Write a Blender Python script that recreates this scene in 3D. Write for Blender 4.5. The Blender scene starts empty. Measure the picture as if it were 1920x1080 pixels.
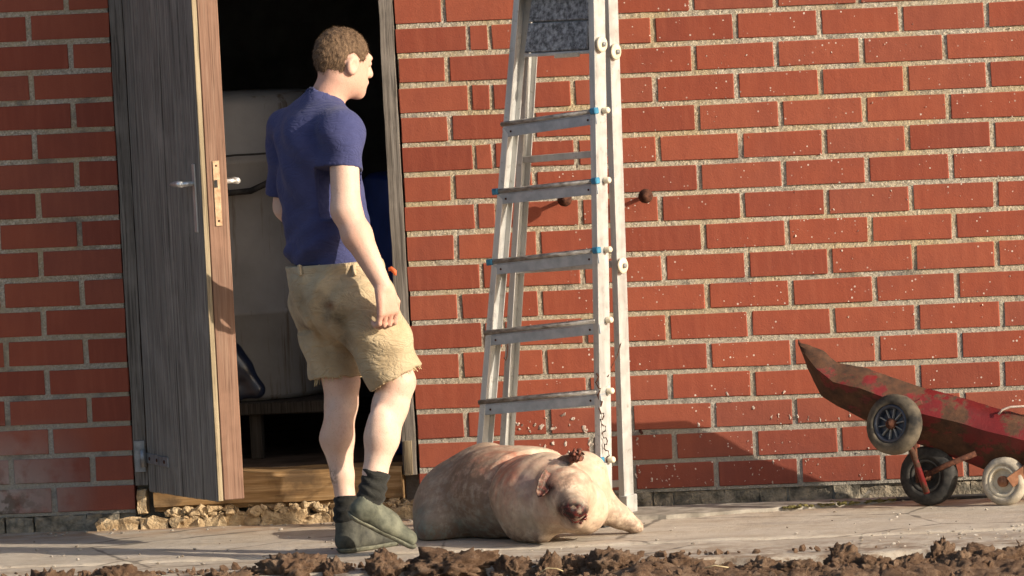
import bpy, bmesh, math, random
import numpy as np
from mathutils import Vector, Matrix, noise
random.seed(7); rng = np.random.default_rng(7)
S = bpy.context.scene
COL = S.collection
R = math.radians

# ------------------------------------------------------------------ camera
PSI, ELEV, ROLL, DIST, TZ, LENS = R(8.745), R(4.0), R(3.02), 40.0, .7867, 404.42
_d = Vector((math.sin(PSI)*math.cos(ELEV), -math.cos(PSI)*math.cos(ELEV), math.sin(ELEV)))
CAM = Vector((0, 0, TZ)) + DIST*_d
_f = -_d; _r = _f.cross(Vector((0, 0, 1))).normalized(); _u = _r.cross(_f)
CR = math.cos(ROLL)*_r - math.sin(ROLL)*_u
CU = math.sin(ROLL)*_r + math.cos(ROLL)*_u
cd = bpy.data.cameras.new('camera'); cam = bpy.data.objects.new('camera', cd); COL.objects.link(cam)
cam.matrix_world = Matrix(((CR.x, CU.x, _d.x, CAM.x), (CR.y, CU.y, _d.y, CAM.y), (CR.z, CU.z, _d.z, CAM.z), (0, 0, 0, 1)))
cd.lens = LENS; cd.sensor_width = 36; cd.clip_start = 1; cd.clip_end = 2000
S.camera = cam
# ------------------------------------------------------------------ world, sun, exposure
SUN_AZ, SUN_EL = R(23), R(20)      # angle of the sun off the wall's plane, height
sd = Vector((math.cos(SUN_AZ)*math.cos(SUN_EL), -math.sin(SUN_AZ)*math.cos(SUN_EL), math.sin(SUN_EL)))
w = bpy.data.worlds.new('World'); S.world = w; w.use_nodes = True
nt = w.node_tree; bg = nt.nodes['Background']
sk = nt.nodes.new('ShaderNodeTexSky'); sk.sky_type = 'NISHITA'; sk.sun_disc = False
sk.sun_elevation = SUN_EL; sk.sun_rotation = math.atan2(sd.x, sd.y); sk.air_density = 1.0; sk.dust_density = 2.5; sk.ozone_density = 1.0
nt.links.new(sk.outputs[0], bg.inputs[0]); bg.inputs[1].default_value = .12
sl = bpy.data.lights.new('sun', 'SUN'); so = bpy.data.objects.new('sun', sl); COL.objects.link(so)
sl.energy = 4.6; sl.angle = R(.53); sl.color = (1, .87, .70)
so.rotation_euler = sd.to_track_quat('Z', 'Y').to_euler(); so.location = (8, -8, 8)
S.view_settings.view_transform = 'Standard'; S.view_settings.look = 'None'
S.view_settings.gamma = 1; S.view_settings.use_curve_mapping = False
S.view_settings.exposure = 0.55

def at(px, py, y):
    """point of the scene seen at photo pixel (px,py), standing at depth y in front of / behind the wall face"""
    d = _f + (px-960)/(LENS*1920/36)*CR - (py-540)/(LENS*1920/36)*CU
    t = (y-CAM.y)/d.y
    return CAM + t*d

# ------------------------------------------------------------------ material helpers
class G:
    def __init__(s, name, rough=.8, spec=.3, metal=0.):
        s.m = bpy.data.materials.new(name); s.m.use_nodes = True
        s.t = s.m.node_tree; s.b = s.t.nodes['Principled BSDF']
        s.b.inputs['Roughness'].default_value = rough; s.b.inputs['Specular IOR Level'].default_value = spec
        s.b.inputs['Metallic'].default_value = metal; s._p = None
    def n(s, ty, **k):
        o = s.t.nodes.new(ty)
        for a, v in k.items(): setattr(o, a, v)
        return o
    def put(s, sock, v):
        if isinstance(v, bpy.types.NodeSocket): s.t.links.new(v, sock)
        elif isinstance(v, (tuple, list)) and sock.type == 'RGBA': sock.default_value = tuple(v)[:3]+(1,)
        else: sock.default_value = v
    def pos(s, sc=(1, 1, 1)):
        if s._p is None: s._p = s.n('ShaderNodeNewGeometry').outputs['Position']
        if sc == (1, 1, 1): return s._p
        o = s.n('ShaderNodeVectorMath', operation='MULTIPLY'); s.put(o.inputs[0], s._p); o.inputs[1].default_value = sc
        return o.outputs[0]
    def noise(s, scale, detail=4, rough=.55, sc=(1, 1, 1), dist=0.):
        o = s.n('ShaderNodeTexNoise'); s.put(o.inputs['Vector'], s.pos(sc)); o.inputs['Scale'].default_value = scale
        o.inputs['Detail'].default_value = detail; o.inputs['Roughness'].default_value = rough; o.inputs['Distortion'].default_value = dist
        return o.outputs['Fac']
    def voro(s, scale, sc=(1, 1, 1), feat='F1', out='Distance', rnd=1.):
        o = s.n('ShaderNodeTexVoronoi', feature=feat); s.put(o.inputs['Vector'], s.pos(sc)); o.inputs['Scale'].default_value = scale
        o.inputs['Randomness'].default_value = rnd
        return o.outputs[out]
    def ramp(s, f, *st):
        o = s.n('ShaderNodeValToRGB'); e = o.color_ramp.elements
        while len(e) < len(st): e.new(.5)
        for i, (p, c) in enumerate(st):
            e[i].position = p; e[i].color = (c, c, c, 1) if isinstance(c, (int, float)) else tuple(c)[:3]+(1,)
        s.put(o.inputs[0], f); return o.outputs[0]
    def mix(s, f, a, b, mode='MIX'):
        o = s.n('ShaderNodeMix', data_type='RGBA', blend_type=mode)
        s.put(o.inputs[0], f); s.put(o.inputs[6], a); s.put(o.inputs[7], b); return o.outputs[2]
    def math(s, op, a, b=0., c=0.):
        o = s.n('ShaderNodeMath', operation=op); o.use_clamp = False
        s.put(o.inputs[0], a); s.put(o.inputs[1], b); s.put(o.inputs[2], c); return o.outputs[0]
    def axis(s, ax):
        o = s.n('ShaderNodeSeparateXYZ'); s.put(o.inputs[0], s.pos()); return o.outputs[ax]
    def attr(s, name):
        o = s.n('ShaderNodeAttribute'); o.attribute_name = name; return o.outputs['Fac']
    def rand(s): return s.n('ShaderNodeObjectInfo').outputs['Random']
    def bump(s, h, strength=.5, dist=.003):
        o = s.n('ShaderNodeBump'); o.inputs['Strength'].default_value = strength; o.inputs['Distance'].default_value = dist
        s.put(o.inputs['Height'], h); s.t.links.new(o.outputs[0], s.b.inputs['Normal'])
    def col(s, c): s.put(s.b.inputs['Base Color'], c); return s
    def ro(s, c): s.put(s.b.inputs['Roughness'], c); return s

# ------------------------------------------------------------------ materials
def m_brick():
    g = G('brick', .72, .25)
    r = g.rand()
    c = g.ramp(r, (0, (.235, .054, .031)), (.3, (.285, .068, .037)), (.7, (.315, .083, .045)), (1, (.265, .074, .045)))
    c = g.mix(g.ramp(g.noise(9, 5), (.4, 0.), (.75, .4)), c, (.20, .05, .034))
    c = g.mix(g.ramp(g.noise(2.3, 5, .6), (.5, 0.), (.7, .3)), c, (.18, .055, .042))
    c = g.mix(g.ramp(g.noise(38, 3, sc=(1, 1, .12)), (.45, 0.), (.8, .35)), c, (.38, .115, .065))   # drawn faces, upright streaks
    c = g.mix(g.ramp(g.noise(260, 3), (.55, 0.), (.75, .35)), c, (.16, .04, .03))
    z = g.axis(2); x = g.axis(0)
    # lime bloom and algae on the lowest courses beside the door
    low = g.math('MULTIPLY', g.ramp(z, (.14, 1.), (.40, 0.)), g.ramp(g.math('ADD', x, 2.5), (.72, 1.), (1.0, 0.)))
    bl = g.math('MULTIPLY', low, g.ramp(g.noise(11, 5), (.30, .15), (.5, .95)))
    c = g.mix(bl, c, (.42, .36, .32))
    al = g.math('MULTIPLY', g.ramp(z, (.10, .9), (.24, 0.)), g.math('MULTIPLY', g.ramp(g.math('ADD', x, 2.5), (.62, 1.), (.85, 0.)), g.ramp(g.noise(24, 5), (.45, 0.), (.56, 1.))))
    c = g.mix(al, c, (.035, .045, .02))
    # foot of the wall a little dirty
    c = g.mix(g.math('MULTIPLY', g.ramp(z, (.05, .55), (.45, 0.)), g.noise(14, 4)), c, (.14, .05, .045))
    # lime flecks
    v = g.voro(85); sz = g.voro(85, out='Color')
    sep = g.n('ShaderNodeSeparateColor'); g.put(sep.inputs[0], sz)
    fl = g.math('LESS_THAN', v, g.math('MULTIPLY', g.ramp(sep.outputs[0], (.80, 0.), (1, 1.)), .30))
    fl = g.math('MULTIPLY', fl, g.math('MULTIPLY', g.ramp(g.noise(5, 3), (.46, 0.), (.56, 1.)), g.ramp(x, (0., 0.), (.15, 1.))))
    c = g.mix(fl, c, (.62, .52, .45))
    g.col(c); g.bump(g.math('ADD', g.noise(180, 4), g.math('MULTIPLY', g.noise(25, 3), 1.5)), .35, .0025)
    return g.m
def m_mortar():
    g = G('mortar', .95, .1)
    c = g.ramp(g.noise(170, 4, .7), (.3, (.23, .205, .165)), (.48, (.42, .37, .29)), (.64, (.68, .62, .52)))
    c = g.mix(g.ramp(g.noise(4, 4), (.42, 0.), (.62, .75)), c, g.mix(g.noise(120, 2), (.36, .27, .14), (.60, .49, .30)))
    c = g.mix(g.ramp(g.axis(2), (.15, .75), (.95, 0.)), c, g.mix(g.noise(150, 3), (.21, .20, .185), (.42, .405, .37)))
    c = g.mix(g.ramp(g.noise(7, 5), (.56, 0.), (.66, .6)), c, (.13, .125, .12))
    g.col(c); g.bump(g.noise(230, 5, .7), .9, .006); return g.m
def m_simple(name, a, b, scale=20, rough=.8, spec=.3, metal=0., bump=.3, bscale=120, bdist=.002, sc=(1, 1, 1), lo=.35, hi=.65):
    g = G(name, rough, spec, metal)
    g.col(g.ramp(g.noise(scale, 5, .6, sc), (lo, a), (hi, b)))
    if bump: g.bump(g.noise(bscale, 4, .6, sc), bump, bdist)
    return g.m
def m_wood(name, a, b, c3, rough=.85):
    g = G(name, rough, .2)
    st = (1, 1, .035)
    c = g.ramp(g.noise(70, 6, .65, st), (.3, a), (.52, b), (.72, c3))
    c = g.mix(g.ramp(g.noise(160, 3, .6, (1, 1, .02)), (.52, 0.), (.62, .8)), c, tuple(q*.45 for q in a))
    c = g.mix(g.ramp(g.noise(6, 4), (.5, 0.), (.7, .5)), c, tuple(min(1, q*1.5) for q in b))
    rr = g.rand(); c = g.mix(g.ramp(rr, (0, 0.), (1, .4)), c, tuple(q*.75 for q in b))
    g.col(c); g.bump(g.noise(120, 5, .7, (1, 1, .03)), .7, .003); return g.m
def m_concrete():
    g = G('yard_concrete', .9, .2)
    c = g.ramp(g.noise(5, 6, .62, (1, 1.6, 1)), (.33, (.40, .335, .26)), (.5, (.47, .41, .335)), (.68, (.52, .465, .39)))
    c = g.mix(g.ramp(g.noise(60, 4, .7, (.6, 1, 1)), (.4, 0.), (.75, .35)), c, (.30, .25, .195))
    c = g.mix(g.ramp(g.noise(330, 2, .6), (.6, 0.), (.7, .6)), c, (.15, .13, .11))
    # rusty earth washed along the wall foot
    e = g.math('MULTIPLY', g.ramp(g.axis(1), (0, 0.), (1, 1.)), 1.)
    yy = g.math('ADD', g.axis(1), 1.)
    c = g.mix(g.math('MULTIPLY', g.ramp(yy, (.55, 0.), (.9, .8)), g.ramp(g.noise(9, 4), (.35, 0.), (.6, 1.))), c, (.34, .21, .12))
    c = g.mix(g.ramp(g.noise(2.2, 5, .6, (.5, 1.6, 1)), (.55, 0.), (.7, .5)), c, (.27, .245, .22))
    yn = g.math('MULTIPLY', g.axis(1), -1.)
    c = g.mix(g.math('MULTIPLY', g.ramp(g.math('SUBTRACT', yn, .9), (.35, 0.), (.85, .9)), g.ramp(g.noise(11, 6, .7), (.42, 0.), (.58, 1.))), c, (.20, .135, .09))
    c = g.mix(g.ramp(g.noise(26, 6, .75), (.56, 0.), (.66, .5)), c, (.24, .20, .16))
    cr = g.voro(1.1, (1, 1, 1), 'DISTANCE_TO_EDGE'); c = g.mix(g.ramp(g.math('ADD', cr, g.math('MULTIPLY', g.noise(9, 5), .05)), (.027, .75), (.034, 0.)), c, (.10, .085, .07))
    g.col(c); g.bump(g.math('ADD', g.noise(170, 5, .7), g.math('MULTIPLY', g.noise(20, 3), 2.)), .6, .005); return g.m
def m_soil():
    g = G('soil', .97, .08)
    c = g.ramp(g.noise(16, 6, .65), (.3, (.095, .055, .035)), (.5, (.185, .115, .075)), (.72, (.30, .21, .145)))
    c = g.mix(g.ramp(g.noise(150, 3), (.6, 0.), (.72, .6)), c, (.36, .27, .19))
    g.col(c); g.bump(g.noise(75, 7, .8), 1., .018); return g.m
def m_alu():
    g = G('aluminium', .42, .5, .55)
    c = g.ramp(g.noise(18, 5, .6, (1, 1, .12)), (.3, (.42, .42, .41)), (.6, (.62, .62, .60)))
    c = g.mix(g.ramp(g.noise(45, 5, .7), (.58, 0.), (.7, .55)), c, (.25, .22, .18))
    g.col(c); g.ro(g.ramp(g.noise(30, 4), (.3, .34), (.7, .6))); g.bump(g.noise(140, 3), .15, .001); return g.m
def m_redpaint():
    g = G('worn_red_paint', .55, .35)
    paint = g.ramp(g.noise(9, 4), (.3, (.075, .007, .007)), (.7, (.15, .011, .012)))
    rust = g.ramp(g.noise(30, 6, .7), (.3, (.032, .018, .012)), (.6, (.085, .038, .02)), (.8, (.13, .075, .05)))
    f = g.ramp(g.math('ADD', g.noise(9, 6, .68, (1, 1, 1.4)), g.attr('rust')), (.50, 0.), (.56, 1.))
    g.col(g.mix(f, paint, rust)); g.ro(g.ramp(f, (0, .5), (1, .9))); g.bump(g.noise(90, 5, .7), .4, .003); return g.m
def m_skin():
    g = G('skin', .55, .35)
    c = g.ramp(g.noise(14, 4), (.3, (.63, .44, .345)), (.7, (.71, .52, .42)))
    c = g.mix(g.attr('red'), c, (.52, .225, .155))
    c = g.mix(g.ramp(g.noise(32, 6, .7), (.48, 0.), (.7, .5)), c, (.58, .33, .255))
    c = g.mix(g.ramp(g.noise(5, 4), (.45, 0.), (.65, .35)), c, (.50, .30, .22))
    c = g.mix(g.ramp(g.noise(420, 2, .6, (1, 1, .35)), (.58, 0.), (.68, .4)), c, (.30, .17, .11))
    c = g.mix(g.math('MULTIPLY', g.attr('dirt'), g.ramp(g.noise(60, 5), (.4, 0.), (.55, 1.))), c, (.13, .085, .055))
    g.col(c); g.b.inputs['Subsurface Weight'].default_value = .08; g.b.inputs['Subsurface Radius'].default_value = (.01, .004, .002)
    g.bump(g.math('ADD', g.noise(240, 4), g.math('MULTIPLY', g.noise(45, 4), 1.5)), .35, .0022); return g.m
def m_pig():
    g = G('pig_hide', .6, .3)
    c = g.ramp(g.noise(9, 5, .6), (.3, (.52, .40, .29)), (.55, (.62, .50, .375)), (.75, (.68, .58, .45)))
    rd = g.math('MULTIPLY', g.attr('red'), g.ramp(g.noise(13, 6, .65, (1, 1.5, .7)), (.36, 0.), (.6, 1.)))
    c = g.mix(rd, c, (.44, .18, .115))
    c = g.mix(g.math('MULTIPLY', g.attr('flank_shade'), g.ramp(g.noise(11, 5), (.3, .45), (.6, .95))), c, g.mix(g.ramp(g.axis(2), (.04, 0.), (.16, 1.)), (.105, .165, .15), (.20, .20, .178)))  # green-grey of the shaded flank, painted into the hide colour
    c = g.mix(g.ramp(g.noise(75, 5, .7, (1, 1, .5)), (.58, 0.), (.70, .6)), c, (.26, .19, .15))
    c = g.mix(g.ramp(g.noise(17, 6, .75, (1, 1, .45), 1.2), (.60, 0.), (.66, .5)), c, (.20, .14, .11))
    c = g.mix(g.math('MULTIPLY', g.attr('purple'), g.ramp(g.noise(20, 5), (.3, .3), (.6, .9))), c, (.27, .17, .17))
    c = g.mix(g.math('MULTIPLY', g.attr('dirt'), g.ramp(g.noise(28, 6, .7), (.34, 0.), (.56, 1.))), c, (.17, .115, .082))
    c = g.mix(g.math('MULTIPLY', g.attr('blood_crease'), g.ramp(g.noise(42, 5, .7), (.3, .2), (.5, 1.))), c, g.ramp(g.noise(70, 3), (.42, (.014, .006, .006)), (.72, (.11, .012, .010))))
    g.col(c); g.ro(g.math('SUBTRACT', .62, g.math('MULTIPLY', g.attr('blood_crease'), .12)))
    g.b.inputs['Subsurface Weight'].default_value = .06; g.b.inputs['Subsurface Radius'].default_value = (.012, .005, .003)
    g.bump(g.math('ADD', g.noise(130, 5, .7), g.math('MULTIPLY', g.noise(28, 4), 1.5)), .4, .004); return g.m
def m_cloth(name, a, b, stains=None, fine=900, wr=.45):
    g = G(name, .92, .12)
    c = g.ramp(g.noise(12, 5), (.3, a), (.7, b))
    if stains:
        for k, colr, sc in stains:
            c = g.mix(g.math('MULTIPLY', g.attr(k), g.ramp(g.noise(sc, 5, .65), (.32, .1), (.6, 1.))), c, colr)
    g.col(c); g.b.inputs['Sheen Weight'].default_value = .08
    wv = g.math('ABSOLUTE', g.math('SUBTRACT', g.noise(13, 3, .5, (1, 1, 1.8), 1.6), .5))
    g.bump(g.math('ADD', g.math('MULTIPLY', g.noise(fine, 2), .05), g.math('ADD', g.math('MULTIPLY', g.noise(60, 4, .6, (1, 1, 1.5), .8), .10 if wr < .5 else .25), g.math('MULTIPLY', g.math('POWER', wv, .6), 1.))), wr, .012); return g.m

M = dict(brick=m_brick(), mortar=m_mortar(), concrete=m_concrete(), soil=m_soil(), alu=m_alu(), red=m_redpaint(), skin=m_skin(), pig=m_pig(),
    door=m_wood('weathered_grey_wood', (.125, .110, .095), (.24, .215, .19), (.37, .335, .29)),
    dark_wood=m_wood('dark_stand_wood', (.03, .025, .02), (.06, .05, .04), (.10, .085, .07)),
    frame=m_wood('weathered_frame_wood', (.11, .095, .08), (.21, .185, .16), (.34, .31, .275)),
    stile=m_wood('brown_primed_wood', (.17, .088, .058), (.255, .15, .105), (.36, .26, .19), .75),
    pale=m_wood('raw_plank_edge', (.24, .185, .115), (.36, .29, .19), (.46, .40, .28)),
    sill=m_wood('sill_wood', (.17, .095, .045), (.29, .175, .085), (.40, .27, .15)),
    stone=m_simple('rubble_footing', (.10, .095, .08), (.36, .31, .24), 26, .95, .1, 0, 1., 120, .008),
    lime=m_simple('lumpy_lime_mortar', (.33, .23, .13), (.60, .47, .30), 22, .95, .1, 0, 1., 130, .008),
    splash=m_simple('lime_splash', (.36, .27, .22), (.62, .54, .47), 60, .9, .1),
    steel=m_simple('dull_steel', (.20, .21, .22), (.38, .39, .40), 30, .5, .5, .7),
    bright=m_simple('bright_handle_metal', (.62, .61, .58), (.80, .79, .76), 20, .3, .5, .6, .05),
    rustiron=m_simple('rusty_iron', (.04, .017, .013), (.12, .05, .03), 70, .85, .2, .2, .8),
    blue=m_simple('blue_plastic_cap', (.02, .13, .24), (.05, .24, .38), 50, .45, .4),
    nylon=m_simple('ivory_nylon', (.52, .45, .33), (.70, .62, .48), 40, .5, .4),
    grit=m_simple('gritty_tread', (.14, .145, .15), (.55, .57, .59), 60, .9, .2, .1, 1., 260, .006, (1, 1, 1), .38, .68),
    tyre=m_simple('black_rubber', (.012, .012, .013), (.05, .047, .043), 35, .75, .3, 0, .5),
    dusty=m_simple('dusty_rubber', (.022, .021, .02), (.17, .14, .10), 11, .85, .2, 0, .5),
    greyrub=m_simple('grey_tread', (.27, .235, .185), (.46, .41, .33), 30, .85, .2, 0, .5),
    cream=m_simple('cream_rim', (.46, .40, .30), (.66, .60, .47), 30, .7, .3),
    fork=m_simple('rust_brown_fork', (.20, .085, .045), (.36, .18, .10), 30, .75, .3, .1),
    hub=m_simple('dark_hub_plastic', (.012, .016, .03), (.04, .045, .06), 25, .35, .5),
    tank=m_simple('grey_tank', (.30, .29, .27), (.46, .45, .43), 5, .7, .3),
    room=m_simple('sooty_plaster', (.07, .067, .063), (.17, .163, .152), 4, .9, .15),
    navy=m_simple('navy_rubber', (.006, .009, .02), (.014, .02, .04), 12, .28, .5, 0, .05),
    bluedrum=m_simple('blue_drum_plastic', (.004, .018, .11), (.008, .03, .17), 8, .4, .4, 0, .1),
    shirt=m_cloth('navy_cotton', (.042, .048, .125), (.058, .064, .155), None, 900, .42),
    shorts=m_cloth('khaki_canvas', (.39, .30, .185), (.50, .405, .27), [('grime', (.10, .075, .045), 9), ('rustmark', (.17, .07, .03), 22)], 900, .7),
    sock=m_cloth('dark_sock', (.014, .014, .013), (.03, .03, .027)),
    shoe=m_simple('olive_rubber', (.05, .055, .042), (.17, .175, .13), 17, .75, .25, 0, .5, 70, .004),
    shoe_shaded=m_simple('muddy_shaded_rubber', (.022, .023, .022), (.10, .10, .08), 15, .75, .25, 0, .5, 70, .004),  # left shoe: muddy rubber, darkened for the shade of the right leg
    sole=m_simple('worn_sole', (.07, .072, .055), (.20, .20, .15), 22, .75, .3, 0, .2),
    hair=m_simple('light_brown_hair', (.085, .05, .028), (.19, .12, .07), 120, .7, .3, 0, 1., 200, .005, (1, 1, .25)),
    orange=m_simple('orange_cord', (.55, .10, .035), (.7, .18, .06), 60, .7, .3),
    moss=m_simple('moss', (.10, .09, .03), (.21, .18, .07), 60, .95, .1, 0, 1., 160, .01),
    straw=m_simple('dry_straw', (.45, .36, .2), (.6, .5, .3), 40, .8, .2))

# ------------------------------------------------------------------ object helpers
def link(name, me, m=None, parent=None, smooth=False):
    o = bpy.data.objects.new(name, me); COL.objects.link(o)
    if m: me.materials.append(m) if m.name not in me.materials else None
    if parent: o.parent = parent
    if smooth: me.shade_smooth()
    return o
def obj(name, bm, m, parent=None, smooth=False):
    me = bpy.data.meshes.new(name); bm.normal_update(); bm.to_mesh(me); bm.free()
    return link(name, me, m, parent, smooth)
def tag(o, label, cat, group=None):
    o['label'] = label; o['category'] = cat
    if group: o['group'] = group
    return o
def empty(name, label=None, cat=None, group=None, parent=None, loc=(0, 0, 0)):
    o = bpy.data.objects.new(name, None); COL.objects.link(o); o.empty_display_size = .1
    if loc != (0, 0, 0): o.location = loc
    if parent: o.parent = parent
    if label: tag(o, label, cat, group)
    return o
def keep(o, root):
    """parent without moving (root is only translated)"""
    o.parent = root; o.matrix_parent_inverse = Matrix.Translation(-root.location); return o
def struct(o): o['kind'] = 'structure'; return o
def V(*a): return Vector(a)
def box(bm, c, ax, half, bev=0.):
    """box at c with unit axes ax (three vectors) and half sizes"""
    c = Vector(c); b = bmesh.new()
    vs = [b.verts.new(c + ax[0]*half[0]*i + ax[1]*half[1]*j + ax[2]*half[2]*k) for i in (-1, 1) for j in (-1, 1) for k in (-1, 1)]
    for q in ((0, 1, 3, 2), (4, 6, 7, 5), (0, 4, 5, 1), (2, 3, 7, 6), (0, 2, 6, 4), (1, 5, 7, 3)): b.faces.new([vs[i] for i in q])
    bmesh.ops.recalc_face_normals(b, faces=b.faces)
    if bev: bmesh.ops.bevel(b, geom=b.edges[:], offset=bev, segments=1, affect='EDGES', clamp_overlap=True)
    me = bpy.data.meshes.new('t'); b.to_mesh(me); b.free(); bm.from_mesh(me); bpy.data.meshes.remove(me)
    return bm
AX = (V(1, 0, 0), V(0, 1, 0), V(0, 0, 1))
def bx(lo, hi, bev=0.):
    lo, hi = Vector(lo), Vector(hi)
    return box(bmesh.new(), (lo+hi)/2, AX, (hi-lo)/2, bev)
def beam(bm, a, b, side, w, t, bev=.002):
    """rectangular bar from a to b; side = direction of width w, t = thickness"""
    a, b = Vector(a), Vector(b); z = (b-a).normalized(); x = (side - z*side.dot(z)).normalized(); y = z.cross(x)
    return box(bm, (a+b)/2, (x, y, z), (w/2, t/2, (b-a).length/2), bev)
def tube(bm, pts, rad, n=10, caps=True):
    pts = [Vector(p) for p in pts]
    if isinstance(rad, (int, float)): rad = [rad]*len(pts)
    rings = []; up = V(0, 0, 1)
    for i, p in enumerate(pts):
        d = (pts[min(i+1, len(pts)-1)]-pts[max(i-1, 0)]).normalized()
        x = d.cross(up)
        if x.length < .05: x = d.cross(V(1, 0, 0))
        x.normalize(); y = d.cross(x)
        rings.append([bm.verts.new(p + rad[i]*(math.cos(2*math.pi*k/n)*x + math.sin(2*math.pi*k/n)*y)) for k in range(n)])
    for a, b in zip(rings, rings[1:]):
        for k in range(n): bm.faces.new((a[k], a[(k+1) % n], b[(k+1) % n], b[k]))
    if caps: bm.faces.new(rings[0][::-1]); bm.faces.new(rings[-1])
    bmesh.ops.recalc_face_normals(bm, faces=bm.faces)
    return bm
def lathe(bm, c, axis, prof, n=32):
    """prof = [(distance along axis, radius)], closed on itself when radius 0 ends"""
    axis = axis.normalized(); x = axis.cross(V(0, 0, 1))
    if x.length < .05: x = axis.cross(V(1, 0, 0))
    x.normalize(); y = axis.cross(x); rings = []
    for h, r in prof:
        if r < 1e-6: rings.append([bm.verts.new(c+axis*h)])
        else: rings.append([bm.verts.new(c+axis*h+r*(math.cos(2*math.pi*k/n)*x+math.sin(2*math.pi*k/n)*y)) for k in range(n)])
    for a, b in zip(rings, rings[1:]):
        for k in range(n):
            q = [a[k % len(a)], a[(k+1) % len(a)], b[(k+1) % len(b)], b[k % len(b)]]
            u = []; [u.append(v) for v in q if v not in u]
            if len(u) > 2: bm.faces.new(u)
    bmesh.ops.recalc_face_normals(bm, faces=bm.faces)
    return bm
def jitter(bm, amp, freq, seed=0.):
    off = Vector((seed*3.1, seed*1.7, seed*.9))
    for v in bm.verts: v.co += amp*noise.noise_vector(v.co*freq+off)
    return bm

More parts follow.
